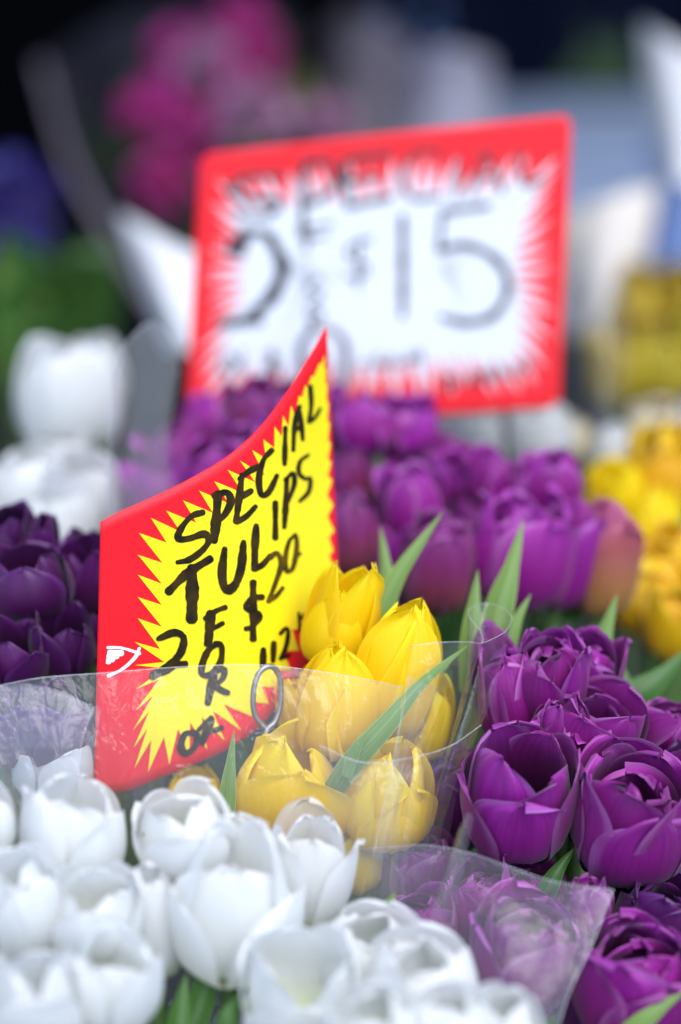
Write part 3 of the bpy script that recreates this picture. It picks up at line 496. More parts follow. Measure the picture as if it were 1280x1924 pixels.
# ------------------------------------------------------------------ signs
class Card:
    """a bent card given by its top and bottom edge (photo x, y, distance); print is laid on the same surface"""
    def __init__(s, top, bot, n=60):
        s.top = catmull(top, n); s.bot = catmull(bot, n); s.n = n
    def pix(s, a, t):
        f = a * (s.n - 1); i = int(min(max(f, 0), s.n - 2)); f -= i
        tp = s.top[i] * (1 - f) + s.top[i + 1] * f; bt = s.bot[i] * (1 - f) + s.bot[i + 1] * f
        return tp * (1 - t) + bt * t
    def depth(s, x, y):
        lo, hi = -0.05, 1.05; t = 0.5
        for _ in range(4):
            a0, a1 = 0.0, 1.0
            for _ in range(26):
                a = (a0 + a1) / 2
                if s.pix(a, t)[0] < x: a0 = a
                else: a1 = a
            tp = s.pix(a, 0); bt = s.pix(a, 1); t = min(1.05, max(-0.05, (y - tp[1]) / (bt[1] - tp[1])))
        return s.pix(a, t)[2]
    def p(s, x, y, off): return at(x, y, s.depth(x, y) - off)
    def body(s, root, foot, m, thick=0.0014, rows=24, corner=0):
        n = s.n
        F = np.zeros((rows, n, 3))
        for j in range(rows):
            for i in range(n):
                F[j, i] = at(*s.pix(i / (n - 1), j / (rows - 1)))
        B = F + FW * thick
        if corner:                              # rounded corners: pull the outer rim in
            pass
        me = bpy.data.meshes.new('card')
        V = np.concatenate([F.reshape(-1, 3), B.reshape(-1, 3)]) - foot
        idx = np.arange(rows * n).reshape(rows, n); N = rows * n
        def inside(j, i):
            if not corner: return True
            x = i / (n - 1); y = j / (rows - 1); W, H = corner[1], corner[2]; r = corner[0]
            cx = min(max((x + 0.5 / n) * W, r), W - r); cy = min(max((y + .5 / rows) * H, r), H - r)
            return ((x + .5 / n) * W - cx) ** 2 + ((y + .5 / rows) * H - cy) ** 2 <= r * r
        q = []; edges = {}
        for j in range(rows - 1):
            for i in range(n - 1):
                if not inside(j, i): continue
                f = (idx[j, i], idx[j + 1, i], idx[j + 1, i + 1], idx[j, i + 1])
                q.append(f)
                for k in range(4):
                    e = (f[k], f[(k + 1) % 4])
                    if (e[1], e[0]) in edges: del edges[(e[1], e[0])]
                    else: edges[e] = 1
        nf = len(q)
        q2 = [tuple(int(v) for v in f) for f in q] + [tuple(int(v + N) for v in reversed(f)) for f in q]
        for a, b in edges: q2.append((int(b), int(a), int(a + N), int(b + N)))
        me.from_pydata(V.tolist(), [], q2)
        me.materials.append(m); me.materials.append(M['card_back'])
        for i, pl in enumerate(me.polygons):
            pl.material_index = 0 if i < nf else 1; pl.use_smooth = i < 2 * nf
        me.update(); return link('card', me, None, root)
    def burst(s, root, foot, tips, depth_in, centre, m, name='burst', off=0.00025, steps=26):
        """star-shaped print: tips and valleys joined to a spine by fine strips so it follows the bend"""
        ring = []
        k = len(tips)
        for i in range(k):
            a = np.array(tips[i][:2], float); b = np.array(tips[(i + 1) % k][:2], float)
            dv = depth_in if len(tips[i]) < 3 else tips[i][2]
            mid = (a + b) / 2; c = centre(mid); dirn = c - mid; L = np.linalg.norm(dirn)
            val = mid + dirn / L * min(dv, 0.8 * L)
            for f in (0, .25, .5, .75): ring.append(a * (1 - f) + val * f)
            for f in (0, .25, .5, .75): ring.append(val * (1 - f) + b * f)
        ring = np.array(ring); kk = len(ring)
        V = []; Q = []
        for i, r in enumerate(ring):
            c = centre(r)
            for j in range(steps + 1):
                x = r * (1 - j / steps) + c * (j / steps); V.append(s.p(x[0], x[1], off) - foot)
        st = steps + 1
        for i in range(kk):
            i2 = (i + 1) % kk
            for j in range(steps): Q.append((i * st + j, i * st + j + 1, i2 * st + j + 1, i2 * st + j))
        me = bpy.data.meshes.new(name); me.from_pydata([tuple(v) for v in V], [], Q); me.update()
        return link(name, me, m, root)
    def strokes(s, root, foot, lines, m, name='lettering', off=0.0005):
        V = []; Q = []
        for k, (w, pts) in enumerate(lines):
            p = np.array(pts, float); L = np.sum(np.linalg.norm(np.diff(p, axis=0), axis=1))
            n = max(6, int(L / 5)); c = catmull(pts, n)
            Tn = np.gradient(c, axis=0); Tn /= np.linalg.norm(Tn, axis=1, keepdims=True) + 1e-9
            rng = random.Random(k * 7 + len(pts))
            # rounded ends: extend and narrow
            c = np.vstack([c[0] - Tn[0] * w * .38, c[0] - Tn[0] * w * .22, c, c[-1] + Tn[-1] * w * .22, c[-1] + Tn[-1] * w * .38])
            Tn = np.vstack([Tn[0], Tn[0], Tn, Tn[-1], Tn[-1]])
            N = np.stack([-Tn[:, 1], Tn[:, 0]], -1); b0 = len(V)
            for i in range(len(c)):
                e = 0.45 if i in (0, len(c) - 1) else (0.85 if i in (1, len(c) - 2) else 1)
                hw = w / 2 * e * (0.84 + 0.24 * math.sin(math.pi * i / len(c)) + 0.13 * math.sin(i * 0.55 + k) + rng.uniform(-.08, .08))
                for t in (-1, 0, 1):
                    x = c[i] + N[i] * hw * t; V.append(s.p(x[0], x[1], off + k * 0.000008) - foot)
                if i:
                    a = b0 + 3 * (i - 1)
                    Q += [(a, a + 1, a + 4, a + 3), (a + 1, a + 2, a + 5, a + 4)]
        me = bpy.data.meshes.new(name); me.from_pydata([tuple(v) for v in V], [], Q); me.update()
        return link(name, me, m, root)

# ---- front sign: yellow burst on red card
front = Card([(189, 980, 1.012), (232, 958, 1.015), (300, 928, 1.021), (370, 892, 1.029), (430, 855, 1.038), (485, 806, 1.050), (535, 742, 1.068), (575, 680, 1.088), (614, 612, 1.112)],
             [(176, 1492, 1.058), (235, 1487, 1.059), (300, 1462, 1.061), (370, 1434, 1.064), (432, 1405, 1.069), (490, 1362, 1.073), (545, 1300, 1.088), (592, 1235, 1.104), (640, 1160, 1.122)])
ff = at(430, 1400, 1.06); ff = np.array([ff[0], ff[1], BZ])
fs = thing('price_sign', 'bent red and yellow card handwritten SPECIAL TULIPS 2 FOR $20, rising from the yellow tulips', 'sign', tuple(ff), 'price signs')
front.body(fs, ff, M['card_red'])
cz = lambda X, Y: (150 + .468 * X, 600 + .468 * Y)
left = [(985, 140), (962, 175), (930, 228), (906, 265), (880, 308), (848, 345), (815, 385), (782, 430), (737, 482), (692, 525), (643, 567), (594, 604), (540, 650), (480, 688), (415, 727), (347, 768), (287, 798),
        (237, 857), (233, 945), (233, 1025), (233, 1115), (233, 1200), (220, 1295), (222, 1388), (225, 1485), (226, 1570), (215, 1648), (217, 1720), (220, 1803), (275, 1818), (360, 1788), (440, 1755), (512, 1728), (582, 1692), (648, 1650),
        (705, 1600), (760, 1545), (800, 1480), (850, 1410), (880, 1330), (925, 1240), (985, 1160), (1022, 1080), (1024, 1000), (1018, 930), (1022, 850), (1018, 745), (1014, 645), (1010, 575), (1008, 500), (1004, 420), (1000, 340), (995, 260), (990, 200)]
tips = []
for X, Y in left:
    x, y = cz(X, Y)
    dv = 58 if X < 300 and Y > 800 else (52 if Y < 1560 and X < 700 else (30 if X < 900 else 12))
    if Y > 1600 and X < 700: dv = 60
    tips.append((x, y, dv))
def cen_front(r):                                     # spine from lower left to upper right of the burst
    a = np.array((330.0, 1250.0)); b = np.array((560.0, 960.0)); ab = b - a
    t = min(1, max(0, np.dot(np.asarray(r[:2]) - a, ab) / np.dot(ab, ab))); return a + ab * t
front.burst(fs, ff, tips, 40, cen_front, M['card_yellow'])
def C(w, *pts): return (w * .468 * 1.30, [cz(*p) for p in pts])
let = [C(20, (495, 775), (450, 790), (410, 835), (395, 880), (440, 880), (500, 862), (518, 890), (490, 930), (440, 965), (395, 975)),
       C(27, (556, 700), (548, 800), (541, 888)), C(22, (540, 708), (590, 695), (607, 730), (585, 780), (548, 818)),
       C(20, (652, 625), (640, 720), (628, 812)), C(18, (642, 640), (680, 610), (716, 592)), C(17, (640, 718), (690, 688)), C(18, (630, 814), (670, 790), (706, 752)),
       C(18, (772, 525), (738, 565), (720, 640), (730, 705), (760, 692), (792, 628)), C(15, (826, 435), (823, 582)),
       C(15, (858, 525), (862, 440), (872, 380), (884, 350)), C(15, (880, 352), (890, 420), (896, 482)), C(11, (860, 455), (895, 418)),
       C(15, (926, 268), (930, 340), (922, 412)), C(11, (922, 412), (945, 395), (966, 358)),
       C(26, (356, 1094), (430, 1022), (524, 962)), C(36, (452, 1000), (452, 1100), (450, 1205)),
       C(26, (582, 925), (572, 1020), (586, 1084), (622, 1068), (648, 1000), (658, 898)),
       C(22, (709, 830), (704, 920), (703, 1003)), C(16, (703, 1003), (735, 985), (766, 948)),
       C(17, (786, 735), (786, 880)), C(17, (832, 640), (828, 740), (822, 834)), C(14, (826, 645), (856, 618), (862, 660), (836, 735)),
       C(13, (918, 545), (886, 570), (880, 615), (905, 640), (926, 640), (920, 692), (884, 730)),
       C(22, (318, 1282), (380, 1258), (418, 1280), (402, 1345), (350, 1392), (292, 1438)), C(22, (292, 1425), (340, 1412), (385, 1388), (425, 1384)),
       C(28, (527, 1180), (522, 1240), (516, 1302)), C(17, (505, 1202), (545, 1172), (586, 1156)), C(16, (520, 1250), (575, 1220)),
       C(20, (560, 1303), (520, 1325), (494, 1380), (492, 1425), (530, 1424), (566, 1375), (570, 1312), (545, 1303)),
       C(24, (545, 1410), (528, 1470), (515, 1540)), C(18, (538, 1415), (580, 1405), (574, 1442), (535, 1476)), C(18, (540, 1470), (570, 1490), (596, 1500)),
       C(18, (735, 1115), (692, 1120), (666, 1155), (700, 1175), (724, 1195), (692, 1235), (668, 1242)), C(22, (697, 1055), (697, 1170), (697, 1285)),
       C(20, (452, 1660), (420, 1668), (405, 1718), (425, 1743), (460, 1720), (472, 1672), (450, 1658)), C(20, (528, 1600), (510, 1650), (492, 1702)), C(17, (478, 1648), (530, 1605), (522, 1652), (570, 1640)),
       C(18, (738, 1325), (736, 1392)), C(16, (780, 1298), (777, 1372)), C(13, (806, 1262), (828, 1240), (838, 1258), (828, 1318), (806, 1362)), C(13, (806, 1362), (842, 1348)),
       C(11, (880, 1180), (886, 1252)), C(11, (884, 1205), (912, 1180)), C(10, (905, 1235), (930, 1150), (952, 1178)), C(9, (960, 1140), (985, 1110))]
front.strokes(fs, ff, let, M['ink'])
dry = [C(15, (765, 958), (792, 938), (810, 980), (790, 1050), (758, 1132)), C(14, (758, 1132), (790, 1110), (816, 1078)),
       C(14, (868, 866), (842, 890), (826, 960), (832, 1010), (855, 1000), (870, 940), (872, 880), (862, 866)), C(10, (858, 965), (886, 940))]
front.strokes(fs, ff, dry, M['brownink'], off=0.0009)
logo = [C(9, (112, 1318), (170, 1320), (242, 1342)), C(10, (114, 1432), (170, 1405), (220, 1360), (240, 1320)), C(20, (120, 1340), (168, 1340)), C(18, (116, 1354), (150, 1352)), C(14, (112, 1368), (134, 1366)), C(8, (108, 1379), (122, 1378))]
front.strokes(fs, ff, logo, M['card_white'], 'logo', off=0.0004)

# ---- back sign: white burst on red card
back = Card([(376, 291, 1.333), (725, 252, 1.328), (1074, 216, 1.323)], [(348, 806, 1.353), (700, 788, 1.348), (1050, 766, 1.343)], 70)
bf = at(700, 800, 1.31); bf = np.array([bf[0], bf[1], BZ])
bs = thing('price_sign', 'white and red card handwritten SPECIAL 2 $15, upright behind the purple tulips', 'sign', tuple(bf), 'price signs')
back.body(bs, bf, M['card_pink'], rows=52, corner=(18, 694, 520))
rb = random.Random(5); bt = []
def edge(a, b, n, jit=6):
    for i in range(n):
        f = i / n; bt.append((a[0] + (b[0] - a[0]) * f + rb.uniform(-jit, jit), a[1] + (b[1] - a[1]) * f + rb.uniform(-jit, jit)))
edge((404, 330), (1030, 282), 19, 9); edge((1046, 285), (1030, 722), 14, 9); edge((1018, 732), (388, 760), 19, 9); edge((378, 750), (400, 345), 13, 9)
cen_back = lambda r: np.array((min(860, max(560, r[0] * .6 + 290)), 515.0))
back.burst(bs, bf, bt, 78, cen_back, M['card_white_shaded'], steps=10)
K = lambda w, *p: (w, list(p))
bl = [K(12.5215, (530, 330), (470, 330), (430, 355), (470, 372), (525, 380), (500, 405), (445, 400)), K(12.5215, (572, 300), (570, 400), (566, 445)), K(11.0484, (560, 330), (600, 300), (635, 325), (615, 365), (572, 385)),
      K(11.785, (650, 295), (648, 350), (655, 388)), K(11.0484, (650, 300), (735, 288)), K(9.57528, (650, 340), (715, 330)), K(11.0484, (655, 388), (735, 370)),
      K(8.7296, (832, 285), (785, 285), (755, 325), (775, 372), (830, 368)), K(8.184, (862, 290), (858, 375)), K(8.184, (885, 372), (912, 285), (945, 362)), K(6.0016, (895, 335), (935, 328)), K(7.6384, (975, 275), (985, 345), (1025, 330)),
      K(29.92, (452, 462), (440, 470), (462, 440)), K(14.08, (452, 455), (480, 436), (510, 445)), K(23.76, (508, 446), (531, 500), (514, 552), (482, 586)), K(15.84, (480, 588), (450, 603), (412, 609)), K(14.08, (415, 608), (450, 605), (490, 603)),
      K(13.2, (757, 405), (757, 500), (757, 592)), K(10.912, (832, 398), (880, 392), (920, 386)), K(9.8208, (832, 398), (828, 440), (826, 470)), K(14.1856, (826, 470), (880, 462), (935, 490), (955, 540), (930, 590), (880, 606), (832, 596)),
      K(6.5472, (700, 448), (655, 465), (665, 488), (690, 500), (680, 520), (650, 520)), K(5.456, (678, 440), (672, 545)),
      K(7.6384, (578, 425), (576, 470)), K(5.456, (575, 428), (628, 420)), K(5.456, (578, 448), (615, 442)), K(6.0016, (600, 520), (580, 545), (602, 555), (578, 575)), K(6.0016, (584, 620), (582, 585), (606, 590), (584, 605), (608, 618)),
      K(6.0016, (425, 668), (415, 690), (430, 700), (445, 680), (430, 664)), K(5.456, (455, 660), (452, 700)), K(6.0016, (500, 665), (520, 672), (500, 685), (525, 695), (505, 705)), K(5.456, (512, 655), (512, 715)),
      K(5.456, (672, 685), (690, 682)), K(6.0016, (712, 665), (705, 685), (725, 682)), K(6.0016, (740, 665), (735, 685), (755, 680)), K(6.0016, (775, 660), (768, 680), (790, 668)), K(4.9104, (790, 655), (792, 680)),
      K(6.0016, (840, 705), (842, 740)), K(4.9104, (842, 708), (860, 715), (845, 725)), K(4.9104, (880, 728), (885, 700), (895, 722)), K(4.9104, (905, 722), (908, 695), (920, 718), (925, 690)), K(4.9104, (940, 712), (938, 690), (955, 705)), K(4.9104, (965, 708), (978, 680)), K(4.9104, (985, 700), (1000, 672))]
back.strokes(bs, bf, bl, M['ink2'], off=0.0005)
for sx in (0, 1):
    x0 = 470 + 480 * sx
    pth = [at(x0, 760, 1.368), at(x0, 900, 1.39), np.append(at(x0, 1000, 1.40)[:2], BZ)]
    link('stake', grid_mesh('stake', tube_pts(catmull(pth, 10), 0.0018) - bf), M['metal'], bs)

# ---- wire clip holding the front sign, and the grey wire loop of the back one
def wire(name, pts, r, label, foot, n=60):
    root = thing(name, label, 'sign clip', tuple(foot), 'wire sign clips')
    P = catmull([at(*p) for p in pts], n)
    link('wire', grid_mesh('wire', tube_pts(P, r, 10) - foot), M['metal'], root)
    end = P[-1]
    st = catmull([end, (end + foot) / 2 + np.array([0.002, 0, 0]), foot], 12)
    link('stem', grid_mesh('stem', tube_pts(st, r, 8) - foot), M['metal'], root)
f1 = at(500, 1430, 1.052); f1[2] = BZ
wire('sign_clip', [(503, 1372, 1.056), (480, 1345, 1.054), (476, 1305, 1.052), (486, 1266, 1.052), (508, 1252, 1.054), (525, 1270, 1.057), (528, 1318, 1.058), (518, 1355, 1.057), (500, 1376, 1.055), (497, 1430, 1.053)], 0.00128,
     'grey wire loop clipped to the bottom edge of the yellow sign', f1)
f2 = at(620, 900, 1.345); f2[2] = BZ
wire('sign_clip', [(590, 760, 1.333), (572, 700, 1.326), (566, 650, 1.322), (590, 618, 1.320), (625, 618, 1.320), (650, 650, 1.322), (648, 700, 1.326), (640, 790, 1.331)], 0.0022,
     'grey wire loop in front of the white sign, at the tip of the yellow one', f2)

# ------------------------------------------------------------------ clear sleeves
def sheet(root, foot, rails, m, name='film', nu=60, nv=16, rim=None, rimr=0.0003):
    R3 = []
    for rl in rails:
        c = catmull(rl, nu); R3.append(np.array([at(*p) for p in c]))
    R3 = np.array(R3)
    P = np.zeros((nv, nu, 3))
    for i in range(nu): P[:, i] = catmull(R3[:, i], nv)
    o = link(name, grid_mesh(name, P - foot), M[m], root)
    for r in (rim or []):
        line = P[0] if r == 'top' else (P[:, -1] if r == 'right' else (P[:, 0] if r == 'left' else P[-1]))
        link('rim', grid_mesh('rim', tube_pts(line, rimr, 6) - foot), M['film_edge'], root)
    return o
f = at(330, 1700, 1.0); f[2] = BZ
s1 = thing('plastic_sleeve', 'clear plastic sleeve behind the front white tulips, across the bottom of the yellow sign', 'plastic sleeve', tuple(f), 'clear plastic sleeves')
sheet(s1, f, [[(-90, 1310, 0.997), (60, 1276, 1.012), (200, 1264, 1.016), (340, 1253, 1.018), (480, 1249, 1.020), (590, 1260, 1.020), (680, 1275, 1.016), (757, 1292, 1.008)],
              [(-80, 1420, 0.997), (60, 1390, 1.010), (200, 1385, 1.013), (340, 1380, 1.015), (480, 1378, 1.017), (590, 1388, 1.015), (680, 1410, 1.011), (750, 1450, 1.004)],
              [(-60, 1750, 0.987), (60, 1720, 1.007), (200, 1715, 1.010), (340, 1712, 1.012), (480, 1712, 1.012), (590, 1720, 1.010), (670, 1735, 1.004), (735, 1760, 0.996)],
              [(0, 2300, 0.967), (90, 2280, 0.982), (200, 2275, 0.992), (340, 2275, 0.997), (450, 2275, 0.997), (540, 2280, 0.992), (590, 2290, 0.982), (610, 2300, 0.972)]], 'film', rim=['top'], rimr=0.00017)
sheet(s1, f, [[(-80, 1292, 1.003), (40, 1284, 1.004), (120, 1300, 1.004), (176, 1330, 1.005)], [(-80, 1400, .999), (40, 1380, 1.0), (110, 1400, .998), (150, 1420, 1.0)], [(-80, 1700, .99), (30, 1700, .992), (90, 1700, .99), (130, 1700, .992)]], 'film', 'inner_film', 24, 12, rim=['right'], rimr=0.00012)
sheet(s1, f, [[(-40, 1412, 1.011), (60, 1405, 1.012), (180, 1402, 1.013)], [(-40, 1300, 1.016), (60, 1290, 1.016), (190, 1330, 1.016)]], 'film2', 'tape', 20, 8)
f = at(900, 1800, .99); f[2] = BZ
s2 = thing('plastic_sleeve', 'clear plastic flap with a bent corner over the purple tulips at the bottom', 'plastic sleeve', tuple(f), 'clear plastic sleeves')
sheet(s2, f, [[(530, 1602, 1.022), (640, 1597, 1.015), (720, 1592, 1.003), (800, 1588, .992), (880, 1602, .986), (950, 1626, .980), (1040, 1656, .976), (1152, 1672, .972)],
              [(540, 1700, 1.018), (640, 1698, 1.010), (730, 1692, .995), (810, 1690, .980), (880, 1700, .966), (945, 1720, .958), (1010, 1745, .956), (1112, 1775, .960)],
              [(560, 1960, 1.01), (660, 1940, 1.0), (740, 1930, .985), (820, 1930, .966), (880, 1930, .952), (940, 1930, .945), (990, 1930, .942), (1050, 1925, .945)],
              [(600, 2250, 1.0), (690, 2250, .985), (750, 2250, .972), (820, 2250, .962), (870, 2250, .955), (920, 2250, .945), (960, 2250, .94), (990, 2250, .938)]], 'film', rim=['top', 'right'], rimr=0.00017)
sheet(s2, f, [[(862, 1560, .975), (880, 1528, .972), (890, 1535, .978)], [(838, 1640, .972), (852, 1640, .966), (870, 1640, .976)], [(800, 1740, .972), (815, 1745, .967), (850, 1750, .976)]], 'film', 'fold', 10, 10)
f = at(770, 1600, 1.02); f[2] = BZ
s3 = thing('plastic_sleeve', 'clear plastic sleeve with a curled rim around the yellow tulips', 'plastic sleeve', tuple(f), 'clear plastic sleeves')
sheet(s3, f, [[(768, 1222, 1.018), (778, 1213, 1.012), (830, 1207, 1.012), (880, 1206, 1.018), (906, 1208, 1.026), (902, 1185, 1.040), (882, 1160, 1.056), (884, 1142, 1.072), (912, 1134, 1.080), (945, 1142, 1.074), (962, 1162, 1.058), (952, 1184, 1.045), (938, 1194, 1.038), (922, 1202, 1.033), (909, 1208, 1.029)],
              [(752, 1330, 1.018), (764, 1335, 1.010), (806, 1335, 1.008), (846, 1336, 1.014), (868, 1336, 1.022), (872, 1325, 1.036), (866, 1310, 1.050), (872, 1300, 1.062), (890, 1296, 1.068), (912, 1302, 1.062), (922, 1316, 1.050), (916, 1328, 1.041), (905, 1335, 1.034), (890, 1338, 1.029), (874, 1340, 1.026)],
              [(736, 1590, 1.012), (744, 1600, 1.002), (765, 1604, 1.000), (785, 1604, 1.006), (798, 1600, 1.014), (802, 1590, 1.026), (802, 1580, 1.036), (806, 1572, 1.044), (814, 1570, 1.048), (822, 1574, 1.042), (826, 1582, 1.034), (822, 1590, 1.026), (814, 1596, 1.018), (800, 1600, 1.012), (784, 1604, 1.008)],
              [(700, 2150, 1.01), (705, 2150, 1.002), (715, 2150, 1.0), (725, 2150, 1.004), (732, 2150, 1.01), (735, 2150, 1.02), (735, 2150, 1.028), (738, 2150, 1.034), (742, 2150, 1.036), (746, 2150, 1.034), (748, 2150, 1.028), (746, 2150, 1.022), (740, 2150, 1.016), (734, 2150, 1.01), (728, 2150, 1.006)]],
      'film2', nu=110, nv=26, rim=['top'], rimr=0.00017)
sheet(s3, f, [[(600, 1400, 1.0), (680, 1432, 1.002), (770, 1424, 1.006), (845, 1402, 1.012), (905, 1362, 1.022)], [(620, 1560, 1.0), (690, 1575, 1.0), (760, 1572, 1.002), (815, 1560, 1.01), (850, 1540, 1.02)],
              [(650, 2100, 1.0), (690, 2100, 1.0), (730, 2100, 1.002), (760, 2100, 1.006), (780, 2100, 1.014)]], 'film2', 'inner_film', 40, 16, rim=['top'], rimr=0.00017)
sheet(s3, f, [[(768, 1270, 1.004), (795, 1282, 1.001), (824, 1290, 1.006)], [(735, 1450, 1.0), (752, 1455, .996), (768, 1450, 1.001)], [(700, 1610, .996), (712, 1615, .992), (726, 1610, .997)]], 'film', 'crease', 10, 14, rim=['left'], rimr=0.00012)
f = at(280, 1000, 1.2); f[2] = BZ
s4 = thing('plastic_sleeve', 'clear plastic sleeve with an upright edge between the back white tulips and the white sign', 'plastic sleeve', tuple(f), 'clear plastic sleeves')
sheet(s4, f, [[(212, 705, 1.165), (220, 672, 1.175), (250, 632, 1.19), (286, 606, 1.20), (318, 640, 1.205), (335, 700, 1.21)], [(206, 850, 1.165), (215, 840, 1.172), (245, 830, 1.185), (275, 825, 1.19), (300, 830, 1.195), (318, 850, 1.20)],
              [(204, 1000, 1.165), (212, 1000, 1.172), (240, 1000, 1.18), (275, 1000, 1.188), (310, 1000, 1.195), (340, 1000, 1.205)], [(230, 1500, 1.165), (235, 1500, 1.17), (250, 1500, 1.175), (270, 1500, 1.18), (290, 1500, 1.185), (310, 1500, 1.19)]], 'cloudy', rim=['top', 'left'], rimr=0.0003)

# ------------------------------------------------------------------ things far behind, out of focus
def blossom(px, py, d, wpx, kind, label, group, seed, n=26):
    """a ruffled round bloom on a stem"""
    rng = np.random.default_rng(seed); R = wpx * mm(d) / 2; c = at(px, py, d)
    foot = np.array([c[0], c[1] + 0.01, BZ])
    root = thing('flower', label, 'flower', tuple(foot), group)
    for i in range(n):
        zf = 1 - 1.5 * (i + .5) / n; ph = i * 2.399 + rng.uniform(-.2, .2)
        dirv = np.array([math.cos(ph) * math.sqrt(max(0, 1 - zf * zf)), math.sin(ph) * math.sqrt(max(0, 1 - zf * zf)), zf])
        ax = Vector(dirv); q = np.array(Vector((0, 0, 1)).rotation_difference(ax).to_matrix())
        P = petal(R * .42, R * .75, 1.15, 1.0, rng.uniform(0, 6.28), rng, 6, 7, 1.1, ruffle=1.6)
        Pw = P @ q.T + c + dirv * R * .3 - foot
        link('petal', grid_mesh('petal', Pw), M[kind], root)
    path = catmull([foot - foot, (c - foot) * .5 + np.array([.004, 0, 0]), c - foot], 8)
    link('stem', grid_mesh('stem', tube_pts(path, .003)), M['stem'], root)
PK = [(455, 75, 2.3, 150, 'pink', 'magenta flower at the top of the far bouquet'), (350, 105, 2.35, 130, 'pink', 'magenta flower at the top left of the far bouquet'), (395, 130, 2.25, 130, 'palepink', 'lilac pink flower in the heart of the far bouquet'),
      (300, 215, 2.25, 140, 'pink', 'deep pink flower on the left of the far bouquet'), (375, 245, 2.2, 120, 'pink', 'deep pink flower low in the middle of the far bouquet'), (480, 150, 2.2, 120, 'pink', 'bright pink flower on the right of the far bouquet'), (470, 215, 2.15, 140, 'palepink', 'pale pink flower just above the white sign'),
      (310, 340, 2.2, 120, 'pink', 'dim pink flower beside the left edge of the white sign'), (610, 240, 2.3, 110, 'palepink', 'pinkish flower at the upper edge of the white sign'), (560, 185, 2.4, 90, 'cream', 'buff flower right of the pink ones')]
for i, a in enumerate(PK): blossom(a[0], a[1], a[2], a[3], a[4], a[5], 'flowers in the far pink bouquet', 500 + i)
VL = [(15, 350, 2.0, 120, 'topmost at the left margin'), (70, 370, 2.05, 100, 'topmost on the right of its bunch'), (20, 440, 1.95, 120, 'in the middle of its bunch'), (60, 450, 2.0, 90, 'just above the green leaves'), (5, 510, 1.95, 90, 'lowest at the left margin')]
for i, a in enumerate(VL): blossom(a[0], a[1], a[2], a[3], 'violet', 'blurred violet flower, ' + a[4], 'violet flowers at the left', 530 + i)
f = at(90, 560, 1.9); f[2] = BZ
lp = thing('leafy_plant', 'bright green leafy plant behind the back white tulips', 'plant', tuple(f))
TUL['lp'] = (lp, f); rl = random.Random(8)
for i in range(34):
    x = rl.uniform(-10, 195); y = rl.uniform(470, 620); d = rl.uniform(1.75, 1.95); a = rl.uniform(-1.2, 1.2)
    a *= 1.6; leaf('lp', [(90 + (x - 90) * .5, 800, d + .02), (x - 30 * math.sin(a), y + 40 * math.cos(a) + 15, d), (x + 55 * math.sin(a), y - 50 * math.cos(a), d - .02)], rl.uniform(30, 60), .3, 'leaf' if i % 6 == 0 else 'dleaf' if i % 3 == 0 else 'deepleaf')
f = at(800, 30, 2.9); f[2] = BZ
f = at(1115, 130, 2.6); f[2] = BZ
lp = thing('leafy_plant', 'dark green leafy plant in the shade at the upper right', 'plant', tuple(f)); TUL['lq'] = (lp, f)
for i in range(22):
    x = rl.uniform(1065, 1180); y = rl.uniform(60, 180); d = rl.uniform(2.5, 2.65); a = rl.uniform(-1.2, 1.2)
    leaf('lq', [(1115 + (x - 1115) * .3, 330, d), (x - 20 * math.sin(a), y + 60, d), (x + 40 * math.sin(a), y - 40 * math.cos(a), d)], rl.uniform(30, 50), .3, 'deepleaf')
f = at(330, 420, 2.3); f[2] = BZ
lp = thing('leafy_plant', 'loose green leaves among the far pink flowers', 'plant', tuple(f)); TUL['lr'] = (lp, f)
for x, y, a in [(190, 250, -.6), (215, 300, .5), (255, 330, -.4), (420, 60, .9), (545, 150, .6), (590, 170, -.5), (340, 300, .3), (250, 150, -.8), (520, 70, .4)]:
    leaf('lr', [(330 + (x - 330) * .3, 520, 2.36), (x - 20 * math.sin(a), y + 60, 2.32), (x + 40 * math.sin(a), y - 40 * math.cos(a), 2.28)], 44, .3, 'leaf' if a > 0 else 'dleaf')
# wraps and boxes
M['paper'] = plain('white_paper', (0.78, 0.78, 0.80), 0.7, (0.72, 0.72, 0.75), 20, 0.2, transl=0.2)
M['greywrap'] = plain('grey_wrap', (0.46, 0.45, 0.54), 0.5, (0.28, 0.25, 0.32), 12, 0.4)
M['brownwrap'] = plain('brown_grey_wrap', (0.16, 0.13, 0.16), 0.6, (0.30, 0.27, 0.32), 9, 0.4)
M['bluebox'] = plain('blue_grey_plastic', (0.34, 0.41, 0.56), 0.5, (0.30, 0.37, 0.52), 5, 0.05)
M['card'] = plain('beige_cardboard', (0.58, 0.53, 0.48), 0.8, (0.53, 0.48, 0.43), 12, 0.1)
M['navy'] = plain('navy_cloth', (0.006, 0.009, 0.035), 0.85, (0.004, 0.006, 0.022), 9, 0.3, spec=0.2)
M['darkwrap'] = plain('dark_wrap', (0.02, 0.02, 0.032), 0.45, (0.035, 0.035, 0.05), 9, 0.4)
M['skyblue'] = plain('blue_plastic', (0.25, 0.36, 0.68), 0.45)
def wrap(label, rails, m, group='paper and film wraps far behind', nu=30, nv=14, edge_m=None, cat='flower wrap', sol=0.0008):
    mid = rails[-1][len(rails[-1]) // 2]; f = at(*mid); f[2] = BZ
    root = thing('flower_wrap', label, cat, tuple(f), group)
    sheet(root, f, rails, m, 'paper', nu, nv, rim=None)
    if edge_m:
        R3 = np.array([[at(*rl[0])] for rl in rails])[:, 0]
        link('edge', grid_mesh('edge', tube_pts(catmull(R3, 24), 0.004) - f), M[edge_m], root)
    return root
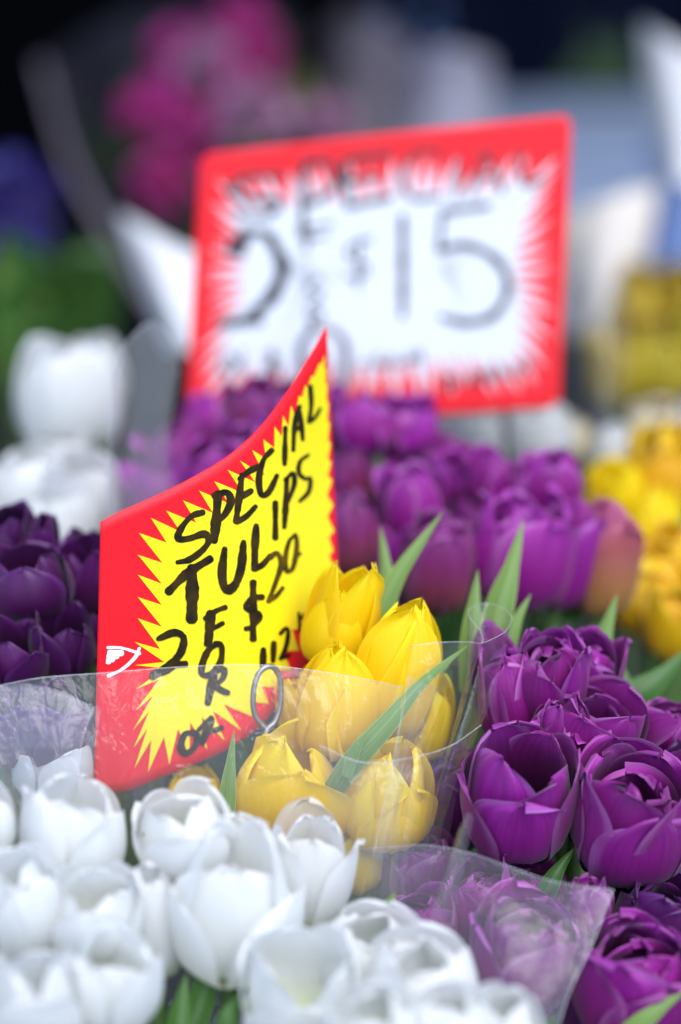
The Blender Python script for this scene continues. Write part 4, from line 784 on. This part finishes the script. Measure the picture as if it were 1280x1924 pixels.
# dark film cone around the far pink bouquet, with its pale edge at left
wrap('dark see-through wrap around the far pink bouquet, its pale edge slanting down', [[(78, 120, 2.35), (200, 40, 2.5), (330, 0, 2.55), (450, -20, 2.5), (560, 20, 2.4)], [(130, 300, 2.2), (220, 260, 2.38), (330, 250, 2.42), (440, 250, 2.4), (540, 270, 2.3)],
      [(225, 480, 2.05), (280, 470, 2.2), (340, 470, 2.25), (400, 470, 2.2), (470, 480, 2.1)], [(335, 660, 1.9), (350, 660, 1.95), (370, 660, 2.0), (390, 660, 1.95), (410, 660, 1.9)]], 'darkwrap', edge_m='brownwrap')
wrap('white paper wedge at the left edge of the white sign', [[(222, 398, 1.72), (262, 418, 1.70), (310, 448, 1.68), (372, 476, 1.66)], [(255, 500, 1.70), (290, 510, 1.66), (330, 520, 1.65), (385, 530, 1.64)], [(315, 660, 1.66), (340, 660, 1.62), (370, 660, 1.61), (420, 660, 1.60)]], 'paper')
wrap('grey lilac wrap above the middle of the white sign', [[(740, 120, 2.4), (800, 95, 2.35), (860, 90, 2.33), (925, 110, 2.4)], [(750, 230, 2.3), (810, 220, 2.25), (870, 220, 2.24), (930, 230, 2.3)], [(770, 420, 2.1), (820, 420, 2.08), (870, 420, 2.08), (915, 420, 2.1)]], 'greywrap')
wrap('brownish wrap between the pink flowers and the grey lilac wrap', [[(600, 60, 2.6), (650, 20, 2.55), (720, 40, 2.5), (790, 100, 2.55)], [(620, 200, 2.45), (660, 190, 2.4), (720, 190, 2.38), (780, 200, 2.4)], [(660, 420, 2.2), (690, 420, 2.18), (720, 420, 2.17), (750, 420, 2.2)]], 'brownwrap')
wrap('white wrap standing at the upper right margin', [[(1205, 40, 2.0), (1240, 60, 1.95), (1290, 95, 1.93), (1340, 130, 1.96)], [(1218, 180, 1.95), (1250, 190, 1.9), (1290, 200, 1.88), (1340, 220, 1.9)], [(1250, 330, 1.9), (1270, 340, 1.86), (1300, 350, 1.85), (1340, 360, 1.86)]], 'paper')
wrap('pale see-through wrap around the far yellow tulips', [[(1075, 540, 1.6), (1100, 520, 1.56), (1140, 510, 1.55), (1180, 520, 1.56)], [(1080, 680, 1.56), (1105, 680, 1.52), (1140, 680, 1.51), (1175, 680, 1.52)], [(1090, 860, 1.5), (1110, 860, 1.47), (1135, 860, 1.46), (1160, 860, 1.47)]], 'film')
def crate(label, c, s, m, rz, cat='box', name='box', lid=None):
    f = np.array(c); root = thing(name, label, cat, (c[0], c[1], c[2] - s[2] / 2), 'boxes behind the flowers')
    z = s[2] / 2; t = 0.006
    link('side', box_mesh('side', (0, 0, z), (s[0], s[1], s[2]), rz, 0.006), M[m], root)
    link('rim', box_mesh('rim', (0, 0, s[2] + 0.006), (s[0] + 0.012, s[1] + 0.012, 0.018), rz, 0.004), M[lid or m], root)
    return root
p = at(1110, 300, 2.3); s_ = 0.36
crate('blue grey plastic tub behind the right edge of the white sign', (p[0] + .03, p[1] + .12, BZ + .085), (.30, .24, .17), 'bluebox', 0.1, 'tub', 'plastic_tub')
wrap('beige paper wrap right of the white sign', [[(1040, 415, 1.88), (1110, 385, 1.85), (1170, 362, 1.84), (1238, 345, 1.87)], [(1050, 475, 1.86), (1110, 465, 1.82), (1165, 460, 1.81), (1222, 450, 1.84)], [(1065, 640, 1.84), (1115, 620, 1.80), (1150, 620, 1.80), (1190, 620, 1.82)]], 'card')
p = at(1290, 430, 2.0)
crate('light blue plastic tub at the right margin', (p[0] + .01, p[1] + .08, BZ + .11), (.05, .08, .22), 'skyblue', 0.0, 'tub', 'plastic_tub')
p = at(770, 50, 2.75)
root = thing('blue_ribbon', 'small pale blue ribbon bow in the dark at the top', 'ribbon', tuple(p))
for sgn in (-1, 1):
    th = np.linspace(0, 2 * math.pi, 20)
    path = np.stack([sgn * (0.012 + 0.014 * (1 - np.cos(th)) / 1), 0.006 * np.sin(2 * th), 0.020 * np.sin(th)], -1)
    P = path[:, None, :] + np.linspace(-.008, .008, 3)[None, :, None] * np.array([0, 1, .5])
    link('loop', grid_mesh('loop', P), M['skyblue'], root)
# navy cloth draped over the back of the stall
P = np.zeros((20, 40, 3))
for j in range(20):
    for i in range(40):
        x = 0.12 + 1.3 * i / 39
        P[j, i] = (x, 3.2 + 0.03 * math.sin(i * .9) + .02 * math.sin(i * .37 + 1), 0.1 + 1.3 * (1 - j / 19))
o = link('cloth', grid_mesh('cloth', P), M['navy']); tag(o, 'dark navy cloth hanging at the back on the right', 'cloth')
